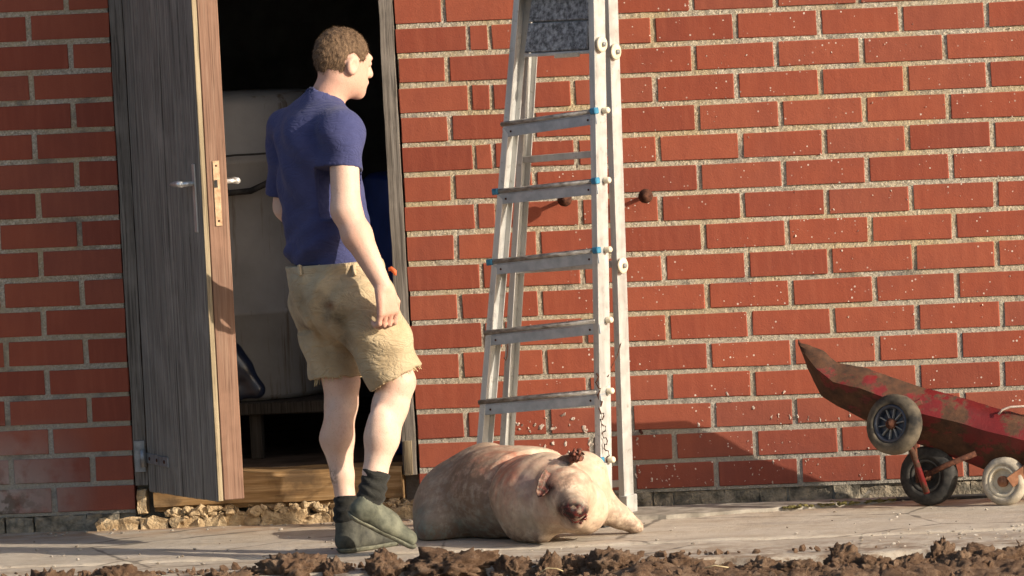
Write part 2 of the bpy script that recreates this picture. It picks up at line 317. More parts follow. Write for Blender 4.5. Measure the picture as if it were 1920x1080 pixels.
# ---- smooth implicit bodies (one continuous skin each)
class SDF:
    def __init__(s, lo, hi, h):
        s.h = h; s.lo = np.array(lo, float); n = np.ceil((np.array(hi)-s.lo)/h).astype(int)+1
        s.F = np.full(n, 1., np.float32); s.n = n
    def sub(s, lo, hi):
        i0 = np.clip(np.floor((np.array(lo)-s.lo)/s.h).astype(int), 0, s.n-1); i1 = np.clip(np.ceil((np.array(hi)-s.lo)/s.h).astype(int)+1, 1, s.n)
        sl = tuple(slice(a, b) for a, b in zip(i0, i1))
        g = [(s.lo[k]+s.h*np.arange(i0[k], i1[k])).astype(np.float32) for k in range(3)]
        return sl, np.stack(np.meshgrid(*g, indexing='ij'), -1)
    def comb(s, sl, d, k, sign=1):
        a = s.F[sl]
        if sign > 0:
            m = np.minimum(a, d)
            if k > 0: m = m - np.maximum(k-np.abs(a-d), 0)**2/(4*k)
        else:
            d = -d; m = np.maximum(a, d)
            if k > 0: m = m + np.maximum(k-np.abs(a-d), 0)**2/(4*k)
        s.F[sl] = m
    def cone(s, a, b, ra, rb, k=.02, flat=None, sign=1):
        a, b = np.array(a, np.float32), np.array(b, np.float32); fs = flat[1] if flat else 1.
        pad = max(ra, rb)*max(1, fs)+k+2*s.h
        sl, p = s.sub(np.minimum(a, b)-pad, np.maximum(a, b)+pad)
        if 0 in p.shape: return s
        q = p-a; ab = b-a
        if flat:
            u = np.array(flat[0], np.float32); u = u/np.linalg.norm(u); f = 1-1/fs
            q = q-u*((q@u)[..., None]*f); ab = ab-u*(ab@u)*f
        L = max(float(ab@ab), 1e-9)
        t = np.clip((q@ab)/L, 0, 1)
        d = np.linalg.norm(q-t[..., None]*ab, axis=-1)-(ra+t*(rb-ra))
        s.comb(sl, d, k, sign); return s
    def ell(s, c, r, axes=None, k=.02, sign=1):
        c = np.array(c, np.float32); r = np.array(r, np.float32); pad = r.max()+k+2*s.h
        sl, p = s.sub(c-pad, c+pad)
        if 0 in p.shape: return s
        q = p-c
        if axes is not None: q = q@np.array([list(a) for a in axes], np.float32).T
        m = np.linalg.norm(q/r, axis=-1); m2 = np.linalg.norm(q/(r*r), axis=-1)
        d = m*(m-1)/np.maximum(m2, 1e-6)
        s.comb(sl, d, k, sign); return s
    def plane(s, c, nrm, k=0.):
        """cut away the side the normal points to"""
        sl, p = s.sub(s.lo, s.lo+s.h*s.n); nrm = Vector(nrm).normalized()
        d = (p-np.array(c, np.float32))@np.array(nrm, np.float32)
        s.F = np.maximum(s.F, d); return s
    def warp(s, fn):
        sl, p = s.sub(s.lo, s.lo+s.h*s.n); m = np.abs(s.F) < .06
        s.F[m] += fn(p[m]); return s
    def mesh(s, name):
        F = s.F; n = F.shape; i = F < 0
        c = np.zeros(tuple(k-1 for k in n), np.int8)
        offs = [(a, b, d) for a in (0, 1) for b in (0, 1) for d in (0, 1)]
        for a, b, d in offs: c += i[a:n[0]-1+a, b:n[1]-1+b, d:n[2]-1+d]
        act = np.argwhere((c > 0) & (c < 8))
        val = np.stack([F[act[:, 0]+a, act[:, 1]+b, act[:, 2]+d] for a, b, d in offs], 1)
        P = np.zeros((len(act), 3)); cnt = np.zeros(len(act))
        for x in range(8):
            for bit in (1, 2, 4):
                y = x ^ bit
                if y < x: continue
                va, vb = val[:, x], val[:, y]; mk = (va < 0) != (vb < 0)
                t = va[mk]/(va[mk]-vb[mk]); A = np.array(offs[x], float); B = np.array(offs[y], float)
                P[mk] += A+t[:, None]*(B-A); cnt[mk] += 1
        P = s.lo+s.h*(act+P/cnt[:, None])
        idx = -np.ones(c.shape, np.int64); idx[tuple(act.T)] = np.arange(len(act))
        quads = []
        for ax in range(3):
            b1, b2 = (ax+1) % 3, (ax+2) % 3
            sa = [slice(None)]*3; sb = [slice(None)]*3; sa[ax] = slice(0, n[ax]-1); sb[ax] = slice(1, n[ax])
            A, B = i[tuple(sa)], i[tuple(sb)]; e = np.argwhere(A != B)
            ok = (e[:, b1] > 0) & (e[:, b2] > 0) & (e[:, b1] < n[b1]-1) & (e[:, b2] < n[b2]-1); e = e[ok]
            fl = A[tuple(e.T)]
            q = []
            for d1, d2 in ((1, 1), (0, 1), (0, 0), (1, 0)):
                k = e.copy(); k[:, b1] -= d1; k[:, b2] -= d2; q.append(idx[tuple(k.T)])
            q = np.stack(q, 1); q[~fl] = q[~fl][:, ::-1]; quads.append(q)
        q = np.concatenate(quads)
        me = bpy.data.meshes.new(name); me.vertices.add(len(P)); me.vertices.foreach_set('co', P.astype(np.float32).ravel())
        me.loops.add(len(q)*4); me.polygons.add(len(q)); me.loops.foreach_set('vertex_index', q.ravel().astype(np.int32))
        me.polygons.foreach_set('loop_start', np.arange(0, len(q)*4, 4, dtype=np.int32)); me.polygons.foreach_set('loop_total', np.full(len(q), 4, np.int32))
        me.update(calc_edges=True); me.validate(); me.shade_smooth()
        return me, P
def attr(me, name, vals):
    a = me.attributes.new(name, 'FLOAT', 'POINT'); a.data.foreach_set('value', np.clip(np.asarray(vals, np.float32), 0, 1))
def gauss(P, c, r): return np.exp(-(((P-np.array(c))/np.array(r))**2).sum(1))
def nz(P, f, off=0.):
    return np.array([noise.noise(Vector(p)*f+Vector((off, off, off))) for p in P])

# ================================================================== GROUND
def sheet(name, x0, x1, y0, y1, nx, ny, zf, m):
    xs = np.linspace(x0, x1, nx); ys = np.linspace(y0, y1, ny); bm = bmesh.new()
    g = [[bm.verts.new((x, y, zf(x, y))) for y in ys] for x in xs]
    for i in range(nx-1):
        for j in range(ny-1): bm.faces.new((g[i][j], g[i+1][j], g[i+1][j+1], g[i][j+1]))
    return obj(name, bm, m, None, True)
g0 = sheet('ground', -300, 300, -320, 280, 24, 24, lambda x, y: -.09, M['soil']); struct(g0)
yard = empty('yard'); struct(yard)
def nn(x, y, f, o=0.): return noise.noise((x*f+o, y*f-o, o*.37))
def slab(x0, x1, y0, y1, z=0., amp=.004, edge=.0):
    nx = max(6, int((x1-x0)/.06)); ny = max(4, int((y1-y0)/.03)); bm = bmesh.new()
    xs = np.linspace(x0, x1, nx); ys = np.linspace(y0, y1, ny); g = []
    for i, x in enumerate(xs):
        row = []
        for j, y in enumerate(ys):
            yy = y+(edge*nn(x, 3, 6)+.4*edge*nn(x, 9, 23) if j == 0 else 0)
            dz = amp*nn(x, y, 3)+.5*amp*nn(x, y, 14)
            if j in (0, ny-1): dz -= .006
            row.append(bm.verts.new((x, yy, z+dz)))
        g.append(row)
    for i in range(nx-1):
        for j in range(ny-1): bm.faces.new((g[i][j], g[i+1][j], g[i+1][j+1], g[i][j+1]))
    for row, k in ((0, 0), (1, ny-1)):      # side walls down
        lo = [bm.verts.new((g[i][k].co.x, g[i][k].co.y, -.12)) for i in range(nx)]
        for i in range(nx-1): bm.faces.new((lo[i], lo[i+1], g[i+1][k], g[i][k]))
    bmesh.ops.recalc_face_normals(bm, faces=bm.faces)
    return obj('slab', bm, M['concrete'], yard, True)
for a, b in ((-7, -2.95), (-2.94, 2.55), (2.56, 7)):
    slab(a, b, -1.265, .02); slab(a, b, -1.9, -1.277, -.003, .005, .07)
# low apron of old concrete at the foot of the wall, its mossy front edge
ap = bmesh.new()
front = [(.18, -.30), (.36, -.40), (.56, -.43), (.75, -.37), (.95, -.30), (1.12, -.24), (1.27, -.185), (1.33, -.15)]
top = []; bot = []; back = []
for k in range(len(front)-1):
    (xa, ya), (xb, yb) = front[k], front[k+1]
    for t in np.linspace(0, 1, 8)[:-1]:
        x = xa+(xb-xa)*t; y = ya+(yb-ya)*t+.012*nn(x, 1, 14)
        top.append(ap.verts.new((x, y, .013+.003*nn(x, 4, 9)))); bot.append(ap.verts.new((x, y-.008, -.01))); back.append(ap.verts.new((x, -.105+.008*nn(x, 7, 11), .016)))
bk2 = [ap.verts.new((v.co.x, v.co.y+.01, -.01)) for v in back]
for i in range(len(top)-1):
    ap.faces.new((top[i], top[i+1], back[i+1], back[i])); ap.faces.new((bot[i], bot[i+1], top[i+1], top[i])); ap.faces.new((back[i], back[i+1], bk2[i+1], bk2[i]))
bmesh.ops.recalc_face_normals(ap, faces=ap.faces)
obj('apron_slab', ap, m_simple('old_apron_concrete', (.20, .18, .15), (.38, .35, .3), 14, .9, .15, 0, .6), yard)
ap = bmesh.new()
for k in range(120):
    x = random.uniform(.95, 1.32); t = (x-.95)/.37; y = -.30+.14*t+random.gauss(-.01, .028)
    r = random.uniform(.002, .008)
    bmesh.ops.create_icosphere(ap, subdivisions=1, radius=r, matrix=Matrix.Translation((x, y, .010+.4*r)) @ Matrix.Diagonal((1.6, 1, .6, 1)))
mo = obj('moss', jitter(ap, .006, 60), M['moss'], None, True); mo['kind'] = 'stuff'; mo['label'] = 'yellow green moss along the edge of the low concrete apron'; mo['category'] = 'moss'
gut = bmesh.new(); box(gut, (1.1, -.065, .004), AX, (1.0, .042, .004)); struct(obj('gutter', gut, m_simple('dark_wet_gutter', (.02, .02, .022), (.055, .055, .055), 20, .8, .3), None))
# ploughed soil in front of the yard
def soilz(x, y):
    e = min(1, max(0, (-1.66-.05*x-y)/.5)); f = .05*nn(x, y, 2.1, 3)+.03*nn(x, y, 6, 5)+.024*nn(x, y, 17, 7)+.018*abs(nn(x, y, 40, 2))+.010*abs(nn(x, y, 85, 4))
    return -.062+e*(.022+f)+.014*nn(x, y, 33)
sx = np.linspace(-3.4, 4.0, 640); sy = np.linspace(-1.5, -3.2, 150)
bm = bmesh.new(); gg = [[bm.verts.new((x, y, soilz(x, y))) for y in sy] for x in sx]
for i in range(len(sx)-1):
    for j in range(len(sy)-1): bm.faces.new((gg[i][j], gg[i][j+1], gg[i+1][j+1], gg[i+1][j]))
bmesh.ops.recalc_face_normals(bm, faces=bm.faces)
struct(obj('ploughed_soil', bm, M['soil'], None, True))
def clod_bm(w, d, h, seed):
    bm = bmesh.new(); bmesh.ops.create_icosphere(bm, subdivisions=5, radius=1)
    o = Vector((seed*2.3, seed*5.1, -seed))
    for v in bm.verts:
        p = v.co.copy(); q = p*1.3+o
        k = 1+.5*noise.noise(q)+.42*abs(noise.noise(q*2.3))-.34*abs(noise.noise(q*5.1+o))+.16*noise.noise(q*10)+.10*abs(noise.noise(q*19))+.05*noise.noise(q*40)
        v.co = Vector((p.x*k*w, p.y*k*d, p.z*k*h))
    return bm
big = [  # px, top py, half width px, depth y, label
 (548, 1040, 64, -1.80, 'largest squat flat-topped soil clod with a dark cleft left side'),
 (845, 1031, 82, -1.84, 'broad rounded brown soil clod at the yard edge, between walker and carcass'),
 (722, 1041, 46, -1.86, 'lumpy soil clod with a raised knob at the yard edge, before the walker'),
 (1580, 1024, 34, -2.02, 'dark pointed soil clod standing up alone, before the cart'),
 (1762, 1014, 24, -2.02, 'small upright reddish soil clod sticking out of loose earth, before the cart wheels')]
for i, (px, py, hw, y, lab) in enumerate(big):
    p = at(px, py, y); h = max(.04, (p.z+.085)/1.9)
    o = obj('soil_clod', clod_bm(hw/557, hw/557*.8, h, i+1.3), M['soil'], None, True); o.location = (p.x, y, p.z-h*1.08)
    tag(o, lab, 'soil clod', 'clods along the yard edge')
small = [(88, 1072, 42, -1.80), (235, 1066, 62, -1.80), (415, 1068, 60, -1.84), (635, 1055, 34, -1.84), (962, 1046, 42, -1.9), (1022, 1041, 30, -1.93), (1075, 1048, 40, -1.9),
 (1150, 1037, 52, -1.95), (1212, 1047, 36, -2.0), (1278, 1037, 48, -2.0), (1345, 1056, 36, -2.02), (1420, 1050, 40, -2.06), (1500, 1052, 46, -2.1), (1640, 1040, 38, -2.12), (1700, 1044, 36, -2.15), (1850, 1026, 52, -2.1), (1910, 1022, 40, -2.05), (1800, 1040, 36, -2.2),
 (-60, 1075, 50, -1.75), (1985, 1020, 50, -2.1)]
for i, (px, py, hw, y) in enumerate(small):
    p = at(px, py, y); h = max(.036, (p.z+.085)/1.9)
    o = obj('soil_clod', clod_bm(hw/557, hw/557*.8, h, i+11.7), M['soil'], None, True); o.location = (p.x, y, p.z-h*1.08)
    where = ('in front of the open door' if px < 480 else 'by the walking man' if px < 700 else 'in front of the pig carcass' if px < 1130 else 'in front of the bare brick between ladder and cart' if px < 1480 else 'in front of the tipped cart')
    tag(o, ('broad' if hw >= 44 else 'small')+' crumbly brown soil clod '+where, 'soil clod', 'clods along the yard edge')
bm = bmesh.new()
for k in range(2600):
    x = random.uniform(-2.6, 3.2); y = -1.72-.05*x-abs(random.gauss(0, .32))+max(0, random.gauss(-.02, .05)); r = random.uniform(.003, .018)*random.uniform(.2, 1)
    bmesh.ops.create_icosphere(bm, subdivisions=1, radius=r, matrix=Matrix.Translation((x, y, max(soilz(x, y), 0 if y > -1.8 else -1)+r*.3)) @ Matrix.Rotation(random.uniform(0, 6), 4, V(1, 2, random.random()).normalized()) @ Matrix.Diagonal((1.5, 1, .8, 1)))
o = obj('soil_crumbs', jitter(bm, .008, 70), M['soil']); o['kind'] = 'stuff'
bm = bmesh.new()
for k in range(420):      # grit lying on the concrete
    x = random.uniform(-2.2, 2.6); y = random.choice((random.uniform(-1.7, -.1), -random.random()*.15-.05)); r = random.uniform(.0015, .006)
    if random.random() < .25: x = random.uniform(1.3, 2.6); y = random.uniform(-1.8, -1.1)
    bmesh.ops.create_icosphere(bm, subdivisions=1, radius=r, matrix=Matrix.Translation((x, y, .004)) @ Matrix.Diagonal((1.4, 1, .7, 1)))
o = obj('grit', jitter(bm, .003, 150), m_simple('grit', (.14, .11, .08), (.5, .46, .4), 40, .9, .1), None); o['kind'] = 'stuff'

for i, pts in enumerate((((1012, 1074), (1026, 1065), (1044, 1066), (1056, 1071)), ((1318, 1066), (1340, 1060), (1366, 1064)))):
    b = bmesh.new(); tube(b, [at(px, py, -2.16) for px, py in pts], .0018, 6)
    tag(obj('straw', b, M['straw'], None, True), ('curved pale straw lying on the soil in front of the carcass', 'short pale straw lying on the soil between ladder and cart')[i], 'straw')

# ================================================================== BUILDING
PZ, ZB, JT = .1035, .067, .0188
barn = empty('brick_building', 'red brick farm building with an open doorway and rough footing', 'building')
wall = empty('wall', parent=barn)
XL, XR = -1.372, -.362         # brick edges of the doorway
ROWS = 24
def joints(k):
    """joint centres of course k (k=0 lowest) left and right of the door"""
    even = (9-k) % 2 == 0
    if even:
        r = [-.108, -.037, .250, .538, .8264]+[.8264+.2915*i for i in range(1, 8)]
        l = [-1.517-.289*i for i in range(0, 8)]
    else:
        r = [-.189, .101, .391, .681]+[.9722+.2915*i for i in range(0, 7)]
        l = [-1.6594-.289*i for i in range(0, 7)]
    return l, r
bricks = []
for k in range(ROWS):
    z0 = ZB+k*PZ+.0; z1 = z0+PZ-JT
    l, r = joints(k)
    e = [random.gauss(0, .0025) for _ in range(40)]
    xs = [XL]+l; 
    for i in range(len(xs)-1): bricks.append((xs[i+1]+JT/2+e[i], xs[i]-(JT/2 if i else 0)+(e[i-1] if i else 0), z0, z1, k))
    xs = [XR]+r
    for i in range(len(xs)-1):
        jw = .012 if (i in (1, 2) and (9-k) % 2 == 0) else JT
        bricks.append((xs[i]+(jw/2 if i else 0)+e[10+i], xs[i+1]-JT/2+e[11+i], z0, z1, k))
    if z0 > 2.27:       # courses over the door
        n = 4
        for i in range(n):
            a = XL+(XR-XL)*i/n; b = XL+(XR-XL)*(i+1)/n
            bricks.append((a+JT/2, b-JT/2, z0, z1, k))
bricks.sort(key=lambda b: (max(0, abs((b[0]+b[1])/2-.03)-1.85)*2+max(0, b[2]-1.85)*2))
cache = {}
def brick_mesh(w, h, var):
    key = (round(w, 2), var)
    if key not in cache:
        b = bx((-.5*key[0], 0, -.5*h), (.5*key[0], .10, .5*h)); rr = random.Random(hash(key) % 999)
        bmesh.ops.bevel(b, geom=b.edges[:], offset=.0020, segments=1, affect='EDGES')
        for v in b.verts: v.co += Vector((rr.uniform(-1, 1)*.0016, rr.uniform(-1, 1)*.001, rr.uniform(-1, 1)*.0014))
        me = bpy.data.meshes.new('brick'); b.to_mesh(me); b.free(); me.materials.append(M['brick']); cache[key] = me
    return cache[key]
rest = bmesh.new(); h = PZ-JT
for i, (xa, xb, z0, z1, k) in enumerate(bricks):
    w_ = xb-xa; c = Vector(((xa+xb)/2, random.uniform(-.002, -.0003), (z0+z1)/2+random.gauss(0, .0008)))
    if i < 290:
        me = brick_mesh(w_, h, i % 5)
        o = bpy.data.objects.new('brick', me); COL.objects.link(o); o.parent = wall; o.location = c
        o.scale.x = w_/round(w_, 2); o.rotation_euler = (random.gauss(0, .005), random.gauss(0, .003), random.gauss(0, .0025))
    else: box(rest, c+V(0, .05, 0), AX, (w_/2, .05, h/2), .0025)
o = obj('outer_bricks', rest, M['brick'], wall); o['kind'] = 'stuff'
# mortar: a rough bed just behind the brick faces
def mortar_bed(x0, x1, z0, z1, step):
    bm = bmesh.new(); nx = int((x1-x0)/step)+1; nzz = int((z1-z0)/step)+1
    xs = np.linspace(x0, x1, nx); zs = np.linspace(z0, z1, nzz)
    co = [(x, .0032-.0017*noise.noise((x*45, z*45, 2.2))-.0017*noise.noise((x*140, z*140, 8))+random.uniform(-.0006, .0006), z) for x in xs for z in zs]
    f = [(i*nzz+j, (i+1)*nzz+j, (i+1)*nzz+j+1, i*nzz+j+1) for i in range(nx-1) for j in range(nzz-1)]
    me = bpy.data.meshes.new('mortar'); me.from_pydata(co, [], f); bm.free()
    return link('mortar', me, M['mortar'], wall)
ztop = ZB+ROWS*PZ
for a, b, c, d, st in ((XR+.003, 2.0, ZB-.012, 2.0, .0065), (-2.0, XL-.003, ZB-.012, 2.0, .0065), (XR+.003, 2.75, 2.0, ztop, .03), (2.0, 2.75, ZB-.012, 2.0, .03), (-3.7, -2.0, ZB-.012, ztop, .03), (-2.0, XL-.003, 2.0, ztop, .03), (XL-.003, XR+.003, 2.33, ztop, .03)):
    mortar_bed(a, b, c, d, st)
# the wall's body behind the facing
for lo, hi in (((-3.7, .02, -.1), (XL-.003, .30, ztop)), ((XR+.003, .02, -.1), (2.75, .30, ztop)), ((XL-.003, .02, 2.33), (XR+.003, .30, ztop)), ((XL-.003, .06, -.1), (XR+.003, .30, .17))):
    obj('wall_core', bx(lo, hi), M['mortar'], wall)
# dark room behind
room = empty('interior', parent=barn)
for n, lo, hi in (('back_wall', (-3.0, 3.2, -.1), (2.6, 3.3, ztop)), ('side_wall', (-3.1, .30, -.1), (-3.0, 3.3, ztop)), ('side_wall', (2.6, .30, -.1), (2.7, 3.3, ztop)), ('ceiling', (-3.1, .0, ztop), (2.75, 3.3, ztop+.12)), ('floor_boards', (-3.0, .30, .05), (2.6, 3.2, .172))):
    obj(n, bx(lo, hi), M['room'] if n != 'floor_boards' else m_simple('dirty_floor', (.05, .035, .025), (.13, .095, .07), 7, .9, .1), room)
# splashes of lime on the brick
bm = bmesh.new()
def splat(px, py, r, el=1.6, ang=None):
    p = at(px, py, 0); a = random.uniform(-.5, .5) if ang is None else ang
    mt = Matrix.Translation((p.x, -.002, p.z)) @ Matrix.Rotation(a, 4, 'Y') @ Matrix.Diagonal((.8, .16, el*.8, 1))
    bmesh.ops.create_icosphere(bm, subdivisions=2, radius=r/545, matrix=mt)
for px, py, r, e, a in ((1015, 800, 5, 2, .8), (1003, 797, 3, 2, .8), (1097, 804, 6, 1.7, -.5), (1038, 803, 4, 2, 1.2), (1056, 778, 3, 3, 1.1), (1075, 785, 3, 2.5, 1.1), (1022, 838, 3, 2, .1), (1037, 832, 3.5, 1.6, .2), (1060, 832, 4, 1.8, .2), (972, 795, 3, 1.6, .4), (1105, 830, 4, 1.9, .1), (1070, 890, 3, 1.5, 0),
    (1413, 764, 4, 1.2, 0), (1310, 796, 3, 2, .1), (1317, 788, 2, 1, 0), (1364, 738, 3, 2, -.4), (1470, 735, 3, 2, .8), (1372, 752, 2.5, 1.5, 0), (1222, 900, 3, 2.2, 0), (1193, 892, 3, 2.4, -.4), (1250, 875, 3, 1.2, 0), (1266, 880, 2.5, 1.2, .3), (1227, 818, 2.5, 1, 0), (1195, 823, 3, 1.4, .3), (1315, 815, 2, 1, 0)): splat(px, py, r, e, a)
for k in range(9): splat(1445+k*18+random.uniform(-6, 6), 783+random.uniform(-6, 6), random.uniform(1, 1.9), random.uniform(3.5, 6), random.uniform(-.15, .15))
for k in range(130):
    splat(random.choice((random.uniform(1190, 1640), random.uniform(960, 1120))), 908-abs(random.gauss(0, 55)), random.uniform(.7, 2.2), random.uniform(1, 2))
for k in range(140): splat(random.uniform(1190, 1915), random.uniform(10, 650), random.uniform(.6, 1.5), random.uniform(1, 1.5))
o = obj('lime_splashes', jitter(bm, .0045, 230), M['splash'], wall, True); o['kind'] = 'stuff'
# rubble footing
foot = empty('footing', parent=barn)
def rubble(x0, x1, y0, y1, z0, z1, m, seed, amp=.012):
    b = bx((x0, y0, z0), (x1, y1, z1)); bmesh.ops.subdivide_edges(b, edges=b.edges[:], cuts=5, use_grid_fill=True)
    for v in b.verts:
        v.co += amp*noise.noise_vector(v.co*22+V(seed, 0, 0))+amp*.6*noise.noise_vector(v.co*60+V(0, seed, 0))
    return obj('footing_stone', b, m, foot, False)
x = -3.0; i = 0
while x < 2.7:
    wd = random.uniform(.07, .2)
    if x+wd < XL+.12: rubble(x, x+wd-.006, -.012+random.uniform(-.02, .008), .06, -.06, ZB-.012+random.uniform(-.006, .0), M['stone'], i, .008)
    elif x > XR-.06: rubble(x, x+wd-.006, .004+random.uniform(-.01, .014), .08, -.06, ZB-.010+random.uniform(-.01, .0), M['stone'] if random.random() < .9 else M['splash'], i, .008)
    x += wd; i += 1
x = -1.50
while x < XR+.06:
    wd = random.uniform(.06, .16)
    rubble(x, x+wd, -.055+random.uniform(-.012, .01), .03, -.05, .030+random.uniform(0, .02), M['lime'], i, .014); x += wd; i += 1
bm = bmesh.new()
for k in range(150):
    x = random.uniform(-1.25, XR+.02); r = random.uniform(.007, .019)
    bmesh.ops.create_icosphere(bm, subdivisions=2, radius=r, matrix=Matrix.Translation((x, -.045+random.uniform(-.012, .03), .045+random.uniform(-.012, .018))) @ Matrix.Diagonal((1.2, 1, .8, 1)))
o = obj('mortar_lumps', jitter(jitter(bm, .013, 38), .005, 140), M['lime'], foot, False); o['kind'] = 'stuff'
# door frame and sill
fr = empty('door_frame', parent=barn)
def board(name, lo, hi, m, parent, amp=.003):
    b = bx(lo, hi); bmesh.ops.subdivide_edges(b, edges=[e for e in b.edges if abs(e.verts[0].co.z-e.verts[1].co.z) > .3 or abs(e.verts[0].co.x-e.verts[1].co.x) > .3], cuts=40)
    for v in b.verts: v.co += Vector((amp*noise.noise(v.co*9), amp*noise.noise(v.co*11+V(5, 0, 0)), 0))
    return obj(name, b, m, parent)
board('post', (XR-.053, -.008, .150), (XR-.006, .09, 2.33), M['frame'], fr)
board('post', (XL+.004, -.004, .150), (XL+.05, .09, 2.33), M['frame'], fr)
board('head_rail', (XL+.054, .0, 2.265), (XR-.057, .09, 2.325), M['frame'], fr)
board('post_patch', (XR-.046, -.022, .150), (XR-.018, -.012, .27), M['pale'], fr)
b = bx((-1.30, -.035, .058), (XR-.058, .20, .182)); bmesh.ops.bevel(b, geom=[e for e in b.edges if abs(e.verts[0].co.x-e.verts[1].co.x) > .3], offset=.018, segments=3, affect='EDGES')
bmesh.ops.subdivide_edges(b, edges=[e for e in b.edges if abs(e.verts[0].co.x-e.verts[1].co.x) > .3], cuts=40)
for v in b.verts: v.co += Vector((0, .006*noise.noise(v.co*8), .006*noise.noise(v.co*7+V(3, 0, 0))))
g = G('sill_beam_wood', .85, .2); st = (.05, 1, 1)
c = g.ramp(g.noise(60, 6, .65, st), (.3, (.15, .085, .038)), (.5, (.27, .165, .075)), (.7, (.40, .275, .15)))
c = g.mix(g.ramp(g.noise(7, 5), (.5, 0.), (.64, .8)), c, (.085, .055, .032)); g.col(c); g.bump(g.noise(80, 5, .7, st), .7, .004)
obj('sill_beam', b, g.m, fr)
b = bx((XL+.012, -.03, .052), (XL+.045, .03, .135)); bmesh.ops.subdivide_edges(b, edges=b.edges[:], cuts=3, use_grid_fill=True); jitter(b, .006, 40)
obj('sill_stone', b, M['lime'], fr)
# door leaf, standing open
HX, HY = -1.318, -.012; ua = R(63.1)
du = V(math.cos(ua), -math.sin(ua), 0); dn = V(-math.sin(ua), -math.cos(ua), 0); up = V(0, 0, 1); DL = .83
door = empty('door', parent=barn)
def dp(s, n, z): return V(HX, HY, 0)+du*s+dn*n+up*z
npk = 10; pw = DL/npk; DT = 2.24
for i in range(npk):
    zq = .126+.022*(i+.5)/npk
    b = box(bmesh.new(), dp((i+.5)*pw, -.0095+random.uniform(-.003, .002), (zq+DT)/2), (du, dn, up), (pw/2-.0030, .0095, (DT-zq)/2), .003)
    bmesh.ops.subdivide_edges(b, edges=[e for e in b.edges if abs(e.verts[0].co.z-e.verts[1].co.z) > .5], cuts=24)
    jitter(b, .0016, 7, i); obj('plank', b, M['door'], door)
obj('edge_strip', box(bmesh.new(), dp(DL+.002, -.0105, (DT+.15)/2), (du, dn, up), (.0022, .0085, (DT-.15)/2), .001), M['pale'], door)
for s in (.045, DL-.045): obj('stile', box(bmesh.new(), dp(s+(.0015 if s > .1 else 0), -.0595, (DT+.15)/2), (du, dn, up), (.043, .037, (DT-.152)/2), .003), M['stile'], door)
for z in (.22, 1.12, 2.16): obj('ledge', box(bmesh.new(), dp(DL/2, -.052, z), (du, dn, up), (DL/2-.09, .028, .05), .003), M['stile'], door)
zl = at(388, 345, -.75).z
b = box(bmesh.new(), dp(DL+.0022, -.058, zl-.035), (du, dn, up), (.0012, .012, .112), .0008)
lk = obj('lock_plate', b, m_simple('tarnished_plate', (.36, .22, .13), (.55, .40, .26), 60, .5, .5, .5), door)
obj('latch_hole', box(bmesh.new(), dp(DL+.0036, -.054, zl-.002), (du, dn, up), (.0009, .006, .013)), M['tyre'], door)
for z in (zl+.06, zl-.13): obj('screw', lathe(bmesh.new(), dp(DL+.0034, -.058, z), du, [(0, .0042), (.0014, .0036), (.0016, 0)], 10), M['rustiron'], door)
obj('handle_plate', box(bmesh.new(), dp(DL-.062, .0035, zl-.05), (du, dn, up), (.017, .003, .118), .0025), M['bright'], door)
b = bmesh.new(); tube(b, [dp(DL-.062, .004, zl), dp(DL-.062, .052, zl)], .0085, 12)
tube(b, [dp(DL-.056, .050, zl), dp(DL-.09, .053, zl+.001), dp(DL-.14, .052, zl-.002), dp(DL-.182, .050, zl-.005)], [.0105, .0105, .009, .0065], 12); obj('lever', b, M['bright'], door, True)
obj('handle_plate', box(bmesh.new(), dp(DL-.062, -.0995, zl-.05), (du, dn, up), (.017, .003, .118), .0025), M['bright'], door)
b = bmesh.new(); tube(b, [dp(DL-.062, -.10, zl), dp(DL-.062, -.150, zl)], .0085, 12)
tube(b, [dp(DL-.054, -.148, zl), dp(DL-.09, -.150, zl), dp(DL-.175, -.148, zl-.003)], [.0115, .0115, .008], 12); obj('lever', b, M['bright'], door, True)
for zh in (at(300, 868, -.25).z, 2.0):
    b = box(bmesh.new(), dp(.135, .0035, zh), (du, dn, up), (.135, .003, .018), .002); hg = obj('hinge_strap', b, M['steel'], door)
    for s in (.05, .14, .23): obj('bolt', lathe(bmesh.new(), dp(s, .0068, zh), dn, [(0, .007), (.003, .006), (.0035, 0)], 10), M['rustiron'], door)
    b = bmesh.new(); tube(b, [V(HX-.012, HY-.020, zh-.03), V(HX-.012, HY-.020, zh+.03)], .011, 12); obj('hinge_knuckle', b, M['steel'], door, True)
    obj('hinge_plate', bx((XL+.008, -.010, zh-.05), (XL+.046, -.0065, zh+.06), .001), M['steel'], door)
# iron rods with round nuts in the wall
for px, py in ((1210, 368), (1058, 374)):
    p = at(px, py, -.07); b = bmesh.new(); lathe(b, V(p.x, .02, p.z), V(0, -1, 0), [(0, .007), (.070, .007), (.070, .021), (.080, .0255), (.092, .0245), (.096, .012), (.104, .009), (.104, 0)], 20)
    r_ = obj('wall_bolt', b, M['rustiron'], wall, True)
p = at(1198, 808, -.01); b = bmesh.new(); tube(b, [V(p.x, .02, p.z), V(p.x+.012, -.03, p.z-.006)], .006, 8); obj('nail', b, M['rustiron'], wall)

